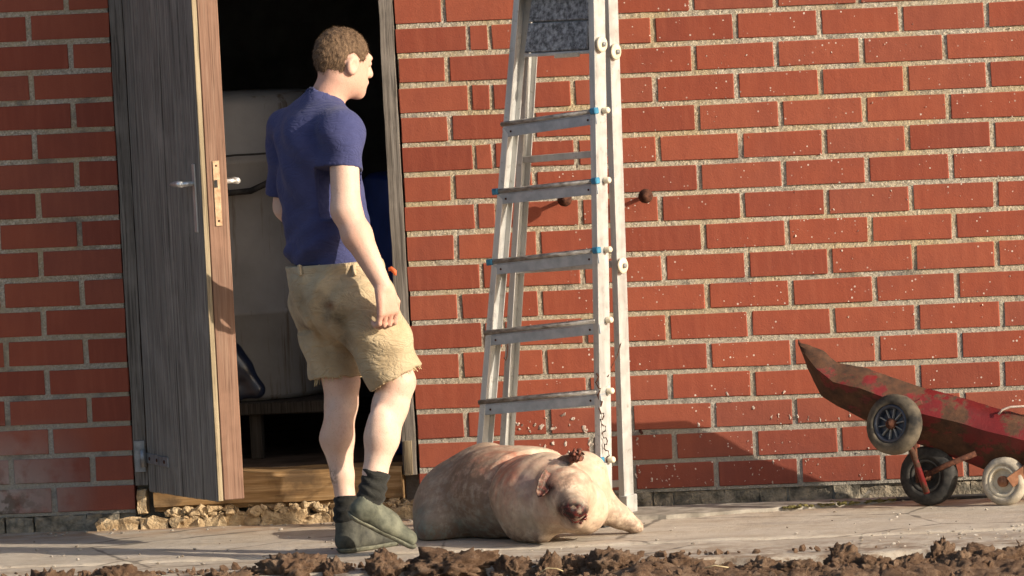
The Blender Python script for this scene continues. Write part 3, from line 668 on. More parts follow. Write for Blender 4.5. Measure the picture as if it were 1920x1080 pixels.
# ================================================================== THINGS INSIDE THE DOORWAY
t = at(455, 745, .85); zt = at(455, 178, .85).z
tank = empty('grey_tank', 'large pale grey upright tank standing in the dark doorway', 'tank', loc=(t.x, .95, t.z))
b = lathe(bmesh.new(), V(t.x, .95, t.z), up, [(0, 0), (0, .285), (.02, .30), (.3, .302), (.305, .307), (.32, .307), (.325, .302), (zt-t.z-.24, .302), (zt-t.z-.235, .307), (zt-t.z-.22, .307), (zt-t.z-.215, .302), (zt-t.z-.03, .298), (zt-t.z, .27), (zt-t.z+.01, 0)], 48)
g = G('stained_grey_tank', .75, .25); c = g.ramp(g.noise(4, 5), (.3, (.23, .222, .21)), (.7, (.35, .34, .325)))
c = g.mix(g.ramp(g.noise(16, 5, .7, (1, 1, .07)), (.56, 0.), (.66, .8)), c, (.13, .085, .05)); g.col(c); g.bump(g.noise(40, 4), .3, .003)
keep(obj('shell', b, g.m, None, True), tank)
b = bmesh.new(); tube(b, [at(398, 352, .62), at(430, 362, .61), at(470, 358, .62), at(500, 344, .63), at(530, 325, .66), at(560, 300, .72)], .011, 8)
keep(obj('hose', b, M['tyre'], None, True), tank)
b = bmesh.new(); tube(b, [at(400, 296, .625), at(440, 291, .62), at(480, 289, .63), at(530, 285, .68)], .004, 6); keep(obj('wire', b, M['tyre'], None, True), tank)
st_ = empty('wooden_stand', 'low rough wooden stand carrying the grey tank', 'stand', loc=(t.x, .95, .172))
keep(obj('top', bx((t.x-.32, .60, t.z-.045), (t.x+.34, 1.28, t.z-.002), .004), M['dark_wood'], None), st_)
for lx, ly in ((-.25, .63), (.08, .63), (.28, 1.2), (-.25, 1.2)): keep(obj('leg', bx((t.x+lx-.022, ly, .172), (t.x+lx+.022, ly+.05, t.z-.046), .003), M['dark_wood'], None), st_)
s = SDF((-1.25, .1, .2), (-.5, .6, .75), .006); yy = .36
s.cone(at(432, 662, yy), at(452, 690, yy), .040, .036, .02).cone(at(452, 690, yy), at(482, 728, yy), .036, .026, .03).cone(at(430, 670, yy), at(432, 735, yy), .045, .04, .03).cone(at(432, 735, yy), at(482, 735, yy), .028, .02, .03)
me, _ = s.mesh('boot'); o = link('rubber_boot', me, M['navy']); tag(o, 'glossy dark navy rubber boot shape hanging just inside the door', 'boot')
b = lathe(bmesh.new(), V(-.345, .78, .172), up, [(0, 0), (0, .27), (.01, .285), (.28, .285), (.285, .293), (.31, .293), (.315, .285), (.60, .285), (.605, .293), (.63, .293), (.635, .285), (at(715, 332, .55).z-.19, .285), (at(715, 332, .55).z-.172, .265), (at(715, 332, .55).z-.172, 0)], 40)
drum = tag(obj('blue_drum', b, M['bluedrum'], None, True), 'dark blue plastic drum in the doorway behind the walking man', 'drum')

# ================================================================== LADDER
lad = empty('step_ladder', 'aluminium folding step ladder with blue step caps standing at the brick wall', 'ladder', loc=(.15, -.36, 0))
def lp(p0, p1, yb, yt, t): # point on a rail line given in photo pixels with depths at its foot and high end
    return at(p0[0]+(p1[0]-p0[0])*t, p0[1]+(p1[1]-p0[1])*t, yb+(yt-yb)*t)
RAIL = dict(FL=((892, 982), (974, 0), -.42, -.38), FR=((1138, 992), (1123, 0), -.64, -.60), RL=((938, 968), (996, 0), -.24, -.34), RR=((1180, 961), (1149, 0), -.365, -.50))
def rp(n, t): return lp(*RAIL[n], t)
def rpy(n, py):
    a, b_, *_ = RAIL[n]; return rp(n, (a[1]-py)/(a[1]-b_[1]))
sdir = (rp('FR', .3)-rp('FL', .3)).normalized()
ddir = V(-sdir.y, sdir.x, 0).normalized()
for n in RAIL:
    a, b_ = rp(n, .012), rp(n, 1.34); b = bmesh.new(); wd = .066 if n[0] == 'F' else .056
    side = ddir if n[0] == 'F' else ddir; sg = 1 if n[1] == 'L' else -1
    beam(b, a, b_, side, wd, .004, .001)                                # channel web
    for q in (-1, 1): beam(b, a+side*q*(wd/2-.002)+sdir*sg*.011, b_+side*q*(wd/2-.002)+sdir*sg*.011, sdir, .022, .0035, .001)
    rl = keep(obj('rail', b, M['alu'], None), lad)
    b = bmesh.new(); beam(b, rp(n, .0), rp(n, .035), side, wd+.006, .03, .003); keep(obj('foot', b, M['tyre'] if n != 'RR' else M['alu'], None), lad)
steps = [(236, 211), (362, 342), (494, 472), (627, 604), (757, 737), (884, 866), (103, 82), (-28, -48), (-160, -178)]
for i, (yl, yr) in enumerate(steps):
    if yl == 103: continue
    a, b_ = rpy('FL', yl), rpy('FR', yr); b = bmesh.new()
    sd_ = (b_-a).normalized(); dd = V(-sd_.y, sd_.x, 0).normalized(); uu = sd_.cross(dd)
    c = (a+b_)/2; L = (b_-a).length
    box(b, c-uu*.021-dd*.031, (sd_, dd, uu), (L/2+.004, .002, .0165), .001)          # front lip
    box(b, c+dd*.004-uu*.002, (sd_, dd, uu), (L/2+.002, .036, .0022), .001)          # tread plate
    stp = keep(obj('step', b, m_simple('blue_grey_aluminium', (.32, .37, .42), (.46, .51, .56), 25, .45, .5, .5) if i == 0 else bpy.data.materials['blue_grey_aluminium'], None), lad)
    b = bmesh.new()
    for k in range(3): tube(b, [c-dd*.030+dd*.017*k+uu*.008-sd_*(L/2+.006), c-dd*.030+dd*.017*k+uu*.008+sd_*(L/2-.012)], .0085, 10)
    keep(obj('tread_ribs', b, m_simple('worn_tread_rib', (.17, .15, .13), (.46, .44, .41), 30, .5, .4, .4, .4, 120, .002, (1, 1, 3)) if i == 0 else bpy.data.materials['worn_tread_rib'], None, True), lad)
    for e, q in ((a, -1), (b_, 1)):
        if i == 0 and q < 0 or i in (3, 4) : continue
        cap = keep(obj('step_cap', box(bmesh.new(), e-dd*.030+uu*.008+sd_*(-.002 if q > 0 else -.006), (sd_, dd, uu), (.0125, .012, .011), .003), M['blue'], None), lad)
    for q in (-.42, .42): keep(obj('rivet', lathe(bmesh.new(), c-uu*.020-dd*.0332+sd_*L*q, -dd, [(0, .0042), (.002, .0035), (.0022, 0)], 8), M['rustiron'], None), lad)
    keep(obj('rung_end', lathe(bmesh.new(), b_+sd_*.006+uu*.005+dd*.012, sd_, [(0, .011), (.018, .011), (.022, .008), (.022, 0)], 12), M['nylon'], None, True), lad)
# steel platform folded up between the rails
pl = [at(984, 101, -.41), at(1106, 94, -.57), at(1116, -130, -.50), at(1016, -130, -.36)]
sx_ = (pl[1]-pl[0]); sy_ = (pl[3]-pl[0]); nrm = sx_.cross(sy_).normalized()
plat = keep(obj('platform_frame', box(bmesh.new(), (pl[0]+pl[1]+pl[2]+pl[3])/4+nrm*-.014, (sx_.normalized(), sx_.normalized().cross(nrm)*-1, nrm), (sx_.length/2*.93, sy_.length/2, .010), .002), M['steel'], None), lad)
for k in range(4):
    b = bmesh.new(); t0, t1 = k/4+.006, (k+1)/4-.006; d0 = .012
    vs = []
    for tt in (t0, t1):
        l_ = pl[0].lerp(pl[3], tt); r_ = pl[1].lerp(pl[2], tt)
        vs += [l_.lerp(r_, .02), l_.lerp(r_, .98)]
    lo = [b.verts.new(v) for v in (vs[0], vs[1], vs[3], vs[2])]; hi_ = [b.verts.new(v+nrm*.012) for v in (vs[0], vs[1], vs[3], vs[2])]
    b.faces.new(lo[::-1]); b.faces.new(hi_)
    for q in range(4): b.faces.new((lo[q], lo[(q+1) % 4], hi_[(q+1) % 4], hi_[q]))
    bmesh.ops.recalc_face_normals(b, faces=b.faces); bmesh.ops.bevel(b, geom=b.edges[:], offset=.003, segments=1, affect='EDGES')
    keep(obj('tread_panel', b, M['grit'], None), lad)
b = bmesh.new(); beam(b, at(1040, 105, -.50), at(1086, 102, -.56), up, .016, .01); keep(obj('platform_latch', b, M['nylon'], None), lad)
b = bmesh.new(); beam(b, at(984, 104, -.42), at(1107, 97, -.58), up, .012, .012); keep(obj('platform_lip', b, M['alu'], None), lad)
for px, py, y, r in ((1127, 83, -.615, .0275), (1153, 97, -.50, .0275), (1166, 498, -.45, .0275)):
    p = at(px, py, y); ax_ = V(.87, -.49, .0)
    keep(obj('pivot_disc', lathe(bmesh.new(), p, ax_, [(0, 0), (0, r), (.006, r), (.009, r-.004), (.009, .008)], 28), M['nylon'], None, True), lad)
    keep(obj('pivot_bolt', lathe(bmesh.new(), p, ax_, [(.006, .0085), (.017, .0085), (.019, .006), (.019, 0)], 10), M['steel'], None), lad)
for pyl, pyr in ((507, 494), (924, 905), (300, 285), (-40, -55)):
    b = bmesh.new(); beam(b, rpy('RL', pyl), rpy('RR', pyr), up, .024, .014); keep(obj('rear_brace', b, M['alu'], None), lad)
# rusty tie wire and chain hanging down the right rail
b = bmesh.new(); pts = []
for k in range(40):
    tt = k/39; pts.append(at(1118+22*tt+4*math.sin(k*1.1), 700+165*tt+3*math.sin(k*2.3), -.66+.004*math.cos(k*1.7)))
tube(b, pts, .0024, 6); wr = empty('tie_wire', 'rusty twisted wire hanging down the right ladder rail', 'wire', loc=tuple(pts[-1]))
keep(obj('strand', b, M['rustiron'], None, True), wr)
b = bmesh.new(); tube(b, [at(1165, 640, -.42), at(1158, 665, -.48), at(1146, 690, -.56), at(1140, 706, -.62)], .002, 6); keep(obj('strand', b, M['rustiron'], None, True), wr)
b = bmesh.new(); tube(b, [at(951, 628, -.315), at(952, 650, -.315), at(951, 668, -.315), at(948, 676, -.32), at(945, 670, -.32)], .0022, 6)
tag(obj('wire_hook', b, M['rustiron'], None, True), 'small wire hook hanging on the rear left ladder rail', 'hook')

# ================================================================== CART
cart = empty('tipped_cart', 'rusty red metal cart tipped on its side against the brick wall', 'cart', loc=(1.5, -.25, 0))
rim = [(1497, 643), (1518, 649), (1544, 658), (1569, 680), (1600, 686), (1627, 691), (1670, 706), (1732, 727), (1824, 752), (1874, 767), (1915, 778), (1975, 796), (2060, 822)]
low = [(1497, 643), (1505, 664), (1514, 689), (1542, 741), (1572, 762), (1600, 776), (1640, 795), (1690, 820), (1770, 850), (1845, 879), (1890, 884), (1975, 886), (2060, 880)]
cre = [(1500, 652), (1512, 668), (1530, 690), (1562, 716), (1590, 722), (1615, 727), (1660, 745), (1727, 774), (1801, 794), (1860, 810), (1915, 824), (1975, 840), (2060, 860)]
def yk(k): return -.31-.008*k
bm = bmesh.new(); rows = []
for k in range(len(rim)):
    y = yk(k); out = .02+.006*k if k > 0 else 0
    A = at(*rim[k], y); B = at(*cre[k], y-min(.05, .02*k)); C = at(*low[k], y+min(.05, .02*k)); D = at(*low[k], y+min(.12, .05*k)); E = at(*rim[k], y+min(.13, .05*k))-V(0, 0, .0)
    dz = min(.05, .018*k)
    rows.append([A, A.lerp(B, .5)+V(0, -.004, 0), B, B.lerp(C, .5)+V(0, -.006, 0), C, D+V(0, 0, .01), V(E.x, E.y, E.z-dz)])
fine = []
for a, b_ in zip(rows, rows[1:]):
    for tt in (0, .25, .5, .75): fine.append([p.lerp(q, tt) for p, q in zip(a, b_)])
fine.append(rows[-1])
verts = [[bm.verts.new(p+.004*noise.noise_vector(p*9)+.0022*noise.noise_vector(p*38)*(1 if j in (0,) else .3)) for j, p in enumerate(r_)] for r_ in fine]
for a, b_ in zip(verts, verts[1:]):
    for j in range(6): bm.faces.new((a[j], b_[j], b_[j+1], a[j+1]))
bmesh.ops.recalc_face_normals(bm, faces=bm.faces)
o = obj('tub', bm, M['red'], None, True)
md = o.modifiers.new('thick', 'SOLIDIFY'); md.thickness = .004; md.offset = 0
ra = np.zeros(len(o.data.vertices)); 
for i in range(len(fine)):
    for j in range(7): ra[i*7+j] = max(-.05, .13-.0055*i) + (.06 if j == 0 else 0)+(.10 if j >= 3 else 0)
attr(o.data, 'rust', ra); keep(o, cart); o.data.shade_smooth(); o.data.set_sharp_from_angle(angle=R(28))
for e in o.data.edges: pass
b = bmesh.new(); tube(b, [at(px, py, -.415) for px, py in ((1872, 777), (1880, 768), (1895, 763), (1920, 762), (1960, 770), (2020, 790))], .004, 8)
tag(obj('pale_rod', b, M['splash'], None, True), 'thin pale bent rod lying over the rim of the red cart', 'rod')
def wheel(name, c, ax_, Ro, Ri, wd, tm, rimm, hubm, spokes=0, label=None):
    root = empty(name, parent=None)
    root.parent = cart; root.matrix_parent_inverse = Matrix.Translation(-cart.location)
    if label: root['label'] = label
    b = lathe(bmesh.new(), c, ax_, [(-wd*.5, Ri), (-wd*.5, Ri+.012), (-wd*.42, Ro-.008), (-wd*.22, Ro), (wd*.22, Ro), (wd*.42, Ro-.008), (wd*.5, Ri+.012), (wd*.5, Ri), (-wd*.5, Ri)], 48)
    if tm is not M['tyre']:
        pass
    jitter(b, .0012, 60); obj('tyre', b, tm, root, True)
    b = lathe(bmesh.new(), c, ax_, [(-wd*.4, Ri+.001), (-wd*.46, Ri-.004), (-wd*.46, Ri-.012), (-wd*.2, Ri-.016), (wd*.2, Ri-.016), (wd*.46, Ri-.012), (wd*.5, Ri-.006), (wd*.4, Ri+.001)], 40)
    obj('rim', b, rimm, root, True)
    b = lathe(bmesh.new(), c, ax_, [(wd*.12, Ri-.014), (wd*.14, .02), (wd*.14, 0)], 32); lathe(b, c, -ax_, [(wd*.12, Ri-.014), (wd*.14, .02), (wd*.14, 0)], 32); obj('disc', b, rimm, root, True)
    b = lathe(bmesh.new(), c, ax_, [(-wd*.4, .0), (-wd*.4, .019), (wd*.44, .019), (wd*.5, .016), (wd*.5, .009), (wd*.62, .009), (wd*.64, 0)], 20); obj('hub', b, hubm, root, True)
    x = ax_.cross(up).normalized(); y = ax_.cross(x)
    for k in range(spokes):
        a = 2*math.pi*(k+.3)/spokes; d = math.cos(a)*x+math.sin(a)*y
        b = bmesh.new(); beam(b, c+d*.016+ax_*wd*.22, c+d*(Ri-.014)+ax_*wd*.22, ax_, wd*.2, .004, .001); obj('spoke', b, m_simple('spoke_grey', (.16, .16, .16), (.3, .29, .27), 30, .6, .3) if k == 0 else bpy.data.materials['spoke_grey'], root)
    return root
w1 = at(1677, 796, -.475); wheel('wheel', w1, V(-.42, -.88, .20).normalized(), .104, .068, .062, M['dusty'], M['hub'], M['rustiron'], 10, 'dusty black spoked wheel held up off the ground')
w2 = at(1742, 893, -.31); wheel('wheel', V(w2.x, w2.y, .103), V(-.30, -.95, .06).normalized(), .103, .060, .06, M['tyre'], M['tyre'], M['rustiron'], 0, 'black rubber wheel resting on the ground')
w3 = at(1884, 905, -.42); wheel('wheel', V(w3.x, w3.y, .083), V(-.35, -.93, .04).normalized(), .083, .056, .045, M['greyrub'], M['cream'], M['fork'], 0, 'cream wheel with grey tread on a brown fork')
def bar(name, pts, r, m): b = bmesh.new(); tube(b, pts, r, 10); keep(obj(name, b, m, None, True), cart)
bar('axle', [w1+V(.0, .02, 0), w1+V(.06, .14, -.01)], .011, M['rustiron'])
bar('strut', [at(1690, 810, -.42), at(1712, 850, -.42), at(1738, 925, -.40)], .011, M['red'])
bar('strut', [at(1713, 800, -.38), at(1716, 850, -.39), at(1722, 905, -.39)], .008, M['rustiron'])
bar('strut', [at(1738, 890, -.405), at(1775, 872, -.41), at(1830, 850, -.40)], .010, M['rustiron'])
bar('axle', [V(w2.x-.01, w2.y-.08, .103), V(w2.x+.03, w2.y+.12, .10)], .010, M['rustiron'])
b = bmesh.new(); beam(b, at(1893, 905, -.465), at(1945, 868, -.45), up, .04, .006, .002); beam(b, at(1925, 872, -.45), at(1990, 866, -.40), up, .05, .05, .004); keep(obj('fork', b, M['fork'], None), cart)
b = bmesh.new(); beam(b, at(1693, 768, -.43), at(1728, 752, -.41), up, .02, .012); keep(obj('bracket', b, M['red'], None), cart)

# ================================================================== PIG
pig = empty('pig_carcass', 'pale muddy pig carcass lying on its belly on the concrete', 'pig', loc=(.1, -.85, 0))
s = SDF((-.42, -1.56, -.01), (.72, -.40, .46), .0065)
def A(px, py, y): return at(px, py, y)
s.cone(A(870, 938, -.72), A(940, 925, -.86), .156, .160, .05, (up, .95))
s.cone(A(940, 925, -.86), A(1003, 932, -1.03), .160, .146, .05, (up, .96))
s.ell(A(838, 962, -.78), (.112, .13, .118), None, .06)                  # near ham
s.ell(A(915, 898, -.70), (.12, .11, .125), None, .05)                    # far haunch and back
s.ell(A(1000, 888, -.86), (.13, .10, .095), None, .05)                    # far shoulder ridge
s.ell(A(818, 990, -.86), (.07, .09, .07), None, .05)                  # folded hind leg
s.ell(A(984, 945, -1.10), (.098, .095, .135), None, .03)                 # near shoulder
s.cone(A(978, 985, -1.10), A(1016, 1003, -1.17), .045, .030, .03)        # folded fore leg
s.cone(A(1030, 915, -1.10), A(1062, 925, -1.19), .120, .094, .05)       # neck and skull
s.ell(A(1040, 962, -1.17), (.080, .075, .062), None, .05)               # jowl
s.ell(A(1092, 952, -1.10), (.088, .08, .092), None, .05)                  # far jowl
s.cone(A(1065, 925, -1.22), A(1078, 952, -1.325), .066, .046, .035)       # muzzle
s.ell(A(1081, 952, -1.325), (.034, .030, .029), None, .025)       # snout disc
s.cone(A(1074, 977, -1.23), A(1082, 980, -1.30), .034, .022, .02)         # lower jaw
s.cone(A(1090, 900, -.98), A(1112, 945, -.97), .098, .07, .05)         # far shoulder
s.cone(A(1115, 943, -.96), A(1158, 967, -.95), .058, .043, .04)
s.cone(A(1158, 967, -.95), A(1192, 988, -.94), .037, .029, .02)
s.cone(A(1077, 952, -1.372), A(1090, 948, -1.372), .010, .008, .010, None, -1)
s.cone(A(1064, 972, -1.33), A(1094, 968, -1.325), .011, .011, .008, None, -1)                              # mouth
for px, py, y in ((1034, 915, -1.245), (1100, 902, -1.18)): s.ell(A(px, py, y), (.017, .016, .010), None, .012, -1)
c0 = np.array(A(926, 950, -1.08)); kd = np.array((.62, -.78, 0)); q0 = float(c0 @ kd)
def folds(p):
    x, y, z = p.T; q = x*.62-y*.78-q0      # along the body, 0 at the deep crease behind the shoulder
    f = np.zeros(len(p), np.float32)
    for c, wd, am in ((0., .016, .020), (-.10, .03, .006), (-.19, .03, .006), (-.045, .012, .003), (.115, .014, .007), (.17, .010, .004)):
        qq = q+.035*np.sin(z*7+c*20)
        f += am*np.exp(-((qq-c)/wd)**2)*(.55 if c else 1.)
    f += .003*nz(p, 9.)+.0012*nz(p, 32.)
    fc_ = A(1063, 890, -1.27); f += .005*np.exp(-((z-fc_.z-.06*np.sin((x-fc_.x)*40)*.1)/.006)**2)*np.exp(-((x-fc_.x)/.045)**2)*(y < -1.1)
    return f
s.warp(folds)
s.F = np.maximum(s.F, -(s.sub(s.lo, s.lo+s.h*s.n)[1][..., 2]-.004))
me, P = s.mesh('pig_body')
red = gauss(P, A(930, 880, -.98), (.13, .2, .10))+.9*gauss(P, A(965, 905, -1.05), (.06, .2, .12))+.5*gauss(P, A(850, 900, -.92), (.06, .2, .10))+.75*gauss(P, A(1040, 925, -1.22), (.06, .09, .09))+.6*gauss(P, A(1075, 885, -1.15), (.06, .1, .05))+.2
flank_shade = 1.0*gauss(P, A(800, 985, -.90), (.11, .3, .10))+.9*gauss(P, A(900, 970, -1.0), (.13, .25, .12))+.95*gauss(P, A(835, 890, -.85), (.13, .25, .12))+.45*gauss(P, A(985, 975, -1.18), (.08, .2, .06))  # where the flank's shade is painted on
pur = 1.*gauss(P, A(985, 912, -1.2), (.04, .14, .07))
attr(me, 'purple', pur)
blood_crease = 1.7*gauss(P, A(1078, 962, -1.36), (.052, .10, .042))+.9*gauss(P, A(1036, 913, -1.25), (.016, .05, .010))+.8*gauss(P, A(1100, 901, -1.19), (.014, .05, .009))+1.*gauss(P, A(1029, 920, -1.25), (.03, .05, .035))+1.1*gauss(P, A(1058, 956, -1.29), (.026, .08, .030))+.7*gauss(P, A(1018, 905, -1.18), (.02, .05, .04))  # blood on snout and ear; the shaded eye creases are painted dark with it
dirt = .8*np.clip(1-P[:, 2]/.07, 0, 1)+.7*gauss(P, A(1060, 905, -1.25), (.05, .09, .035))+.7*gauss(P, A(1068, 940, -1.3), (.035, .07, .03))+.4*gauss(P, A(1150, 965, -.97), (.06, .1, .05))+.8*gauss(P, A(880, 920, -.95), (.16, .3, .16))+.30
for n, v in (('red', red), ('flank_shade', flank_shade), ('blood_crease', blood_crease), ('dirt', dirt)): attr(me, n, v)
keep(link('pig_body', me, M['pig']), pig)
def ear(base, tip, side, w_, seed, rag):
    b = bmesh.new(); n = 9; base, tip = Vector(base), Vector(tip); ax_ = (tip-base); nr = ax_.cross(side).normalized(); rows = []
    for i in range(n):
        t_ = i/(n-1); ww = w_*(1-.55*t_**1.6)*(.75+.25*math.sin(t_*3))
        row = []
        for j in range(7):
            u_ = (j-3)/3; p = base+ax_*t_+side*ww*u_+nr*(.018*(u_*u_)-.012*t_*t_)
            p += (.004+rag*t_)*noise.noise_vector(p*55+V(seed, 0, 0)); row.append(b.verts.new(p))
        rows.append(row)
    for a, c in zip(rows, rows[1:]):
        for j in range(6): b.faces.new((a[j], a[j+1], c[j+1], c[j]))
    o = obj('ear', b, M['pig'], None, True); md = o.modifiers.new('t', 'SOLIDIFY'); md.thickness = .007; md2 = o.modifiers.new('s', 'SUBSURF'); md2.levels = md2.render_levels = 1
    k = len(o.data.vertices); tt = np.repeat(np.linspace(0, 1, n), 7)
    attr(o.data, 'blood_crease', (.75+.25*tt) if rag < .01 else .35+.6*tt); attr(o.data, 'purple', np.zeros(k)); attr(o.data, 'dirt', np.full(k, .7)); attr(o.data, 'red', np.full(k, .8)); attr(o.data, 'flank_shade', np.zeros(k)); keep(o, pig)
ear(A(1032, 888, -1.225), A(1010, 930, -1.285), (CR*.84-CU*.45).normalized(), .036, 1, .009)
ear(A(1046, 876, -1.14), A(1090, 856, -1.19), V(.15, .35, .9).normalized(), .030, 4, .016)
bm = bmesh.new()
for k in range(26):
    c = A(1077+random.gauss(0, 7), 856+random.gauss(0, 6), -1.20+random.uniform(-.02, .02))
    bmesh.ops.create_icosphere(bm, subdivisions=2, radius=random.uniform(.004, .010), matrix=Matrix.Translation(c))
keep(obj('torn_ear_tip', jitter(bm, .006, 90), m_simple('dried_blood', (.05, .018, .012), (.20, .07, .045), 60, .7, .3, 0, .8), None, True), pig)
bm = bmesh.new()
for k in range(22):
    c = A(1084+random.gauss(0, 7), 972+random.gauss(0, 5), -1.325+random.uniform(-.012, .012))
    bmesh.ops.create_icosphere(bm, subdivisions=2, radius=random.uniform(.003, .009), matrix=Matrix.Translation(c))
keep(obj('bloody_mouth', jitter(bm, .004, 90), m_simple('wet_blood', (.03, .004, .004), (.22, .010, .010), 70, .22, .6, 0, .3), None, True), pig)

# ================================================================== PERSON
per = empty('person', 'person in navy t-shirt and stained khaki shorts walking away past the doorway', 'person', loc=(-.35, -1.25, 0))
fa = R(47); fw = V(math.sin(fa), math.cos(fa), 0); rt = V(math.cos(fa), -math.sin(fa), 0)
# joints
neck = A(603, 186, -1.20); head = A(644, 118, -1.17)
shR = A(643, 246, -1.37); elR = A(649, 394, -1.43); wrR = A(719, 538, -1.485)
shL = A(534, 240, -1.07); elL = A(538, 388, -1.02); wrL = A(590, 470, -.90)
hipL = A(604, 565, -1.13); hipR = A(676, 568, -1.30)
knL = A(640, 716, -1.15); anL = A(648, 938, -1.19)
knR = A(744, 716, -1.30); anR = A(699, 918, -1.38)
s = SDF((-.85, -1.60, .02), (.02, -.75, 1.84), .0058)
# head
hf = (fw*.97+V(0, 0, -.22)).normalized(); hr = hf.cross(up).normalized(); hu = hr.cross(hf)
hx = (hr, hf, hu)
def H(r_, f_, u_): return head+hr*r_+hf*f_+hu*u_
s.ell(H(0, -.012, .022), (.076, .098, .092), hx, .02)
s.ell(H(0, .030, -.050), (.058, .066, .066), hx, .035)
s.cone(H(0, .072, -.085), H(0, .076, -.09), .024, .022, .025)
s.cone(H(0, .092, .015), H(0, .108, -.022), .010, .015, .014)          # nose
s.cone(H(-.03, .080, .026), H(.03, .080, .026), .014, .014, .015)       # brow
for q in (-1, 1):
    s.ell(H(q*.031, .088, .010), (.014, .010, .010), hx, .010, -1); s.ell(H(q*.031, .080, .009), (.012, .012, .011), hx, .003)
    s.ell(H(q*.078, -.012, -.010), (.012, .024, .034), hx, .008); s.ell(H(q*.09, -.010, -.008), (.008, .013, .02), hx, .006, -1)
s.cone(H(-.02, .091, -.053), H(.02, .091, -.053), .008, .008, .008); s.cone(H(-.018, .100, -.054), H(.018, .100, -.054), .003, .003, .004, None, -1)
s.cone(neck-V(0, 0, .03), H(0, -.022, -.060), .060, .056, .03)
s.cone(shL, shR, .045, .045, .04); s.cone(neck-V(0, 0, .08), A(610, 300, -1.20), .07, .08, .05, (rt, 1.2))
s.cone(A(600, 280, -1.21), A(625, 520, -1.21), .085, .09, .05, (rt, 1.15))
# arms
s.cone(shR, elR, .050, .049, .03); s.cone(elR, A(669, 440, -1.445), .045, .050, .03); s.cone(A(669, 440, -1.445), wrR, .050, .0285, .02)
s.cone(shL, elL, .052, .044, .03); s.cone(elL, wrL, .044, .028, .02)
# right hand, loosely curled
hd = (wrR-elR).normalized(); hd = (hd*.35+V(.05, 0, -.95)).normalized(); pn = (-rt+fw*-.15).normalized(); pn = (pn-hd*pn.dot(hd)).normalized(); fn = hd.cross(pn).normalized()
if fn.dot(fw) < 0: fn = -fn
def hand(wr, hd, pn, fn):
    def Q(a, b_, c): return wr+hd*a+fn*b_+pn*c
    for b_ in (-.031, -.0105, .0105, .032): s.cone(Q(.010, b_*.6, 0), Q(.086, b_, .002), .0185, .014, .010)
    for b_, L in ((-.036, .85), (-.012, 1.05), (.012, 1.1), (.036, 1.0)):
        k0 = Q(.088, b_, .003); k1 = k0+(hd*.9+pn*.42)*.040*L; k2 = k1+(hd*.15+pn*.98)*.025*L; k3 = k2+(-hd*.72+pn*.65)*.020*L
        s.cone(k0, k1, .0105, .0096, .004); s.cone(k1, k2, .0096, .009, .003); s.cone(k2, k3, .009, .0078, .003)
    t0 = Q(.022, .030, .006); t1 = Q(.056, .056, .012); t2 = Q(.090, .058, .026); t3 = Q(.112, .048, .034)
    s.cone(t0, t1, .0165, .0125, .012); s.cone(t1, t2, .0118, .0105, .004); s.cone(t2, t3, .0102, .0085, .003)
hand(wrR, hd, pn, fn)
hl = (wrL-elL).normalized(); pl_ = rt-hl*rt.dot(hl); pl_.normalize(); hand(wrL, hl, pl_, hl.cross(pl_).normalized())
# legs
s.cone(hipL, knL, .085, .060, .03); s.cone(knL, A(640, 756, -1.15), .060, .052, .02); s.cone(A(640, 756, -1.15), A(632, 822, -1.165), .050, .056, .03)
s.cone(A(632, 822, -1.165), A(642, 890, -1.18), .056, .037, .02); s.cone(A(642, 890, -1.18), anL, .037, .035, .02)
s.ell(A(634, 800, -1.205), (.042, .035, .075), None, .03)
s.cone(hipR, knR, .090, .062, .03); s.cone(knR, A(732, 760, -1.31), .060, .057, .02); s.cone(A(732, 760, -1.31), A(716, 822, -1.345), .056, .057, .03)
s.cone(A(716, 822, -1.345), A(703, 888, -1.37), .057, .039, .02); s.cone(A(703, 888, -1.37), anR, .039, .036, .02)
s.ell(A(712, 805, -1.375), (.042, .034, .075), None, .03)
me, P = s.mesh('body')
redd = .75*gauss(P, wrR+hd*.08, (.09, .09, .09))+.42*gauss(P, A(680, 450, -1.44), (.10, .2, .16))+.25*gauss(P, knL, (.08, .1, .05))+.55*gauss(P, head, (.16, .16, .16))+.5*gauss(P, neck, (.09, .09, .06))+.05
dirt = 1.*gauss(P, A(622, 895, -1.2), (.022, .08, .028))+.35*gauss(P, A(712, 600, -1.35), (.025, .06, .025))
attr(me, 'red', redd); attr(me, 'dirt', dirt); keep(link('body', me, M['skin']), per)
# hair: close cropped cap
s = SDF(head-V(.17, .17, .17), head+V(.17, .17, .17), .0045)
s.ell(H(0, -.014, .024), (.0788, .1008, .0957), hx, .01)
s.plane(H(0, .058, .040), hf*.8-hu*.62); 
s.plane(H(0, -.03, -.055), -hu*1.0+hf*.12)
for q in (-1, 1):
    s.ell(H(q*.085, -.012, -.012), (.026, .032, .044), hx, .008, -1); s.ell(H(q*.085, .045, -.04), (.05, .055, .058), hx, .008, -1)
s.warp(lambda p: (.0045*nz(p, 95)+.003*nz(p, 30, 4.)).astype(np.float32))
me, P = s.mesh('hair'); hcap = keep(link('hair', me, M['hair']), per)
nr_ = np.zeros(len(P)*3, np.float32); me.vertices.foreach_get('normal', nr_); nr_ = nr_.reshape(-1, 3)
co = []; fc = []
for k in rng.integers(0, len(P), 9000):
    p = Vector(P[k]); n_ = Vector(nr_[k])
    if (p-head).dot(hu) < -.05 and random.random() < .5: continue
    fl_ = (-hu*.75-hf*.25+Vector((random.gauss(0, .5), random.gauss(0, .5), random.gauss(0, .5)))); fl_ = (fl_-n_*fl_.dot(n_)).normalized()
    q = p+n_*random.uniform(.001, .006)+fl_*random.uniform(.006, .014); sd2 = n_.cross(fl_)*.0009; i0 = len(co)
    co += [p-n_*.002-sd2, p-n_*.002+sd2, q]; fc.append((i0, i0+1, i0+2))
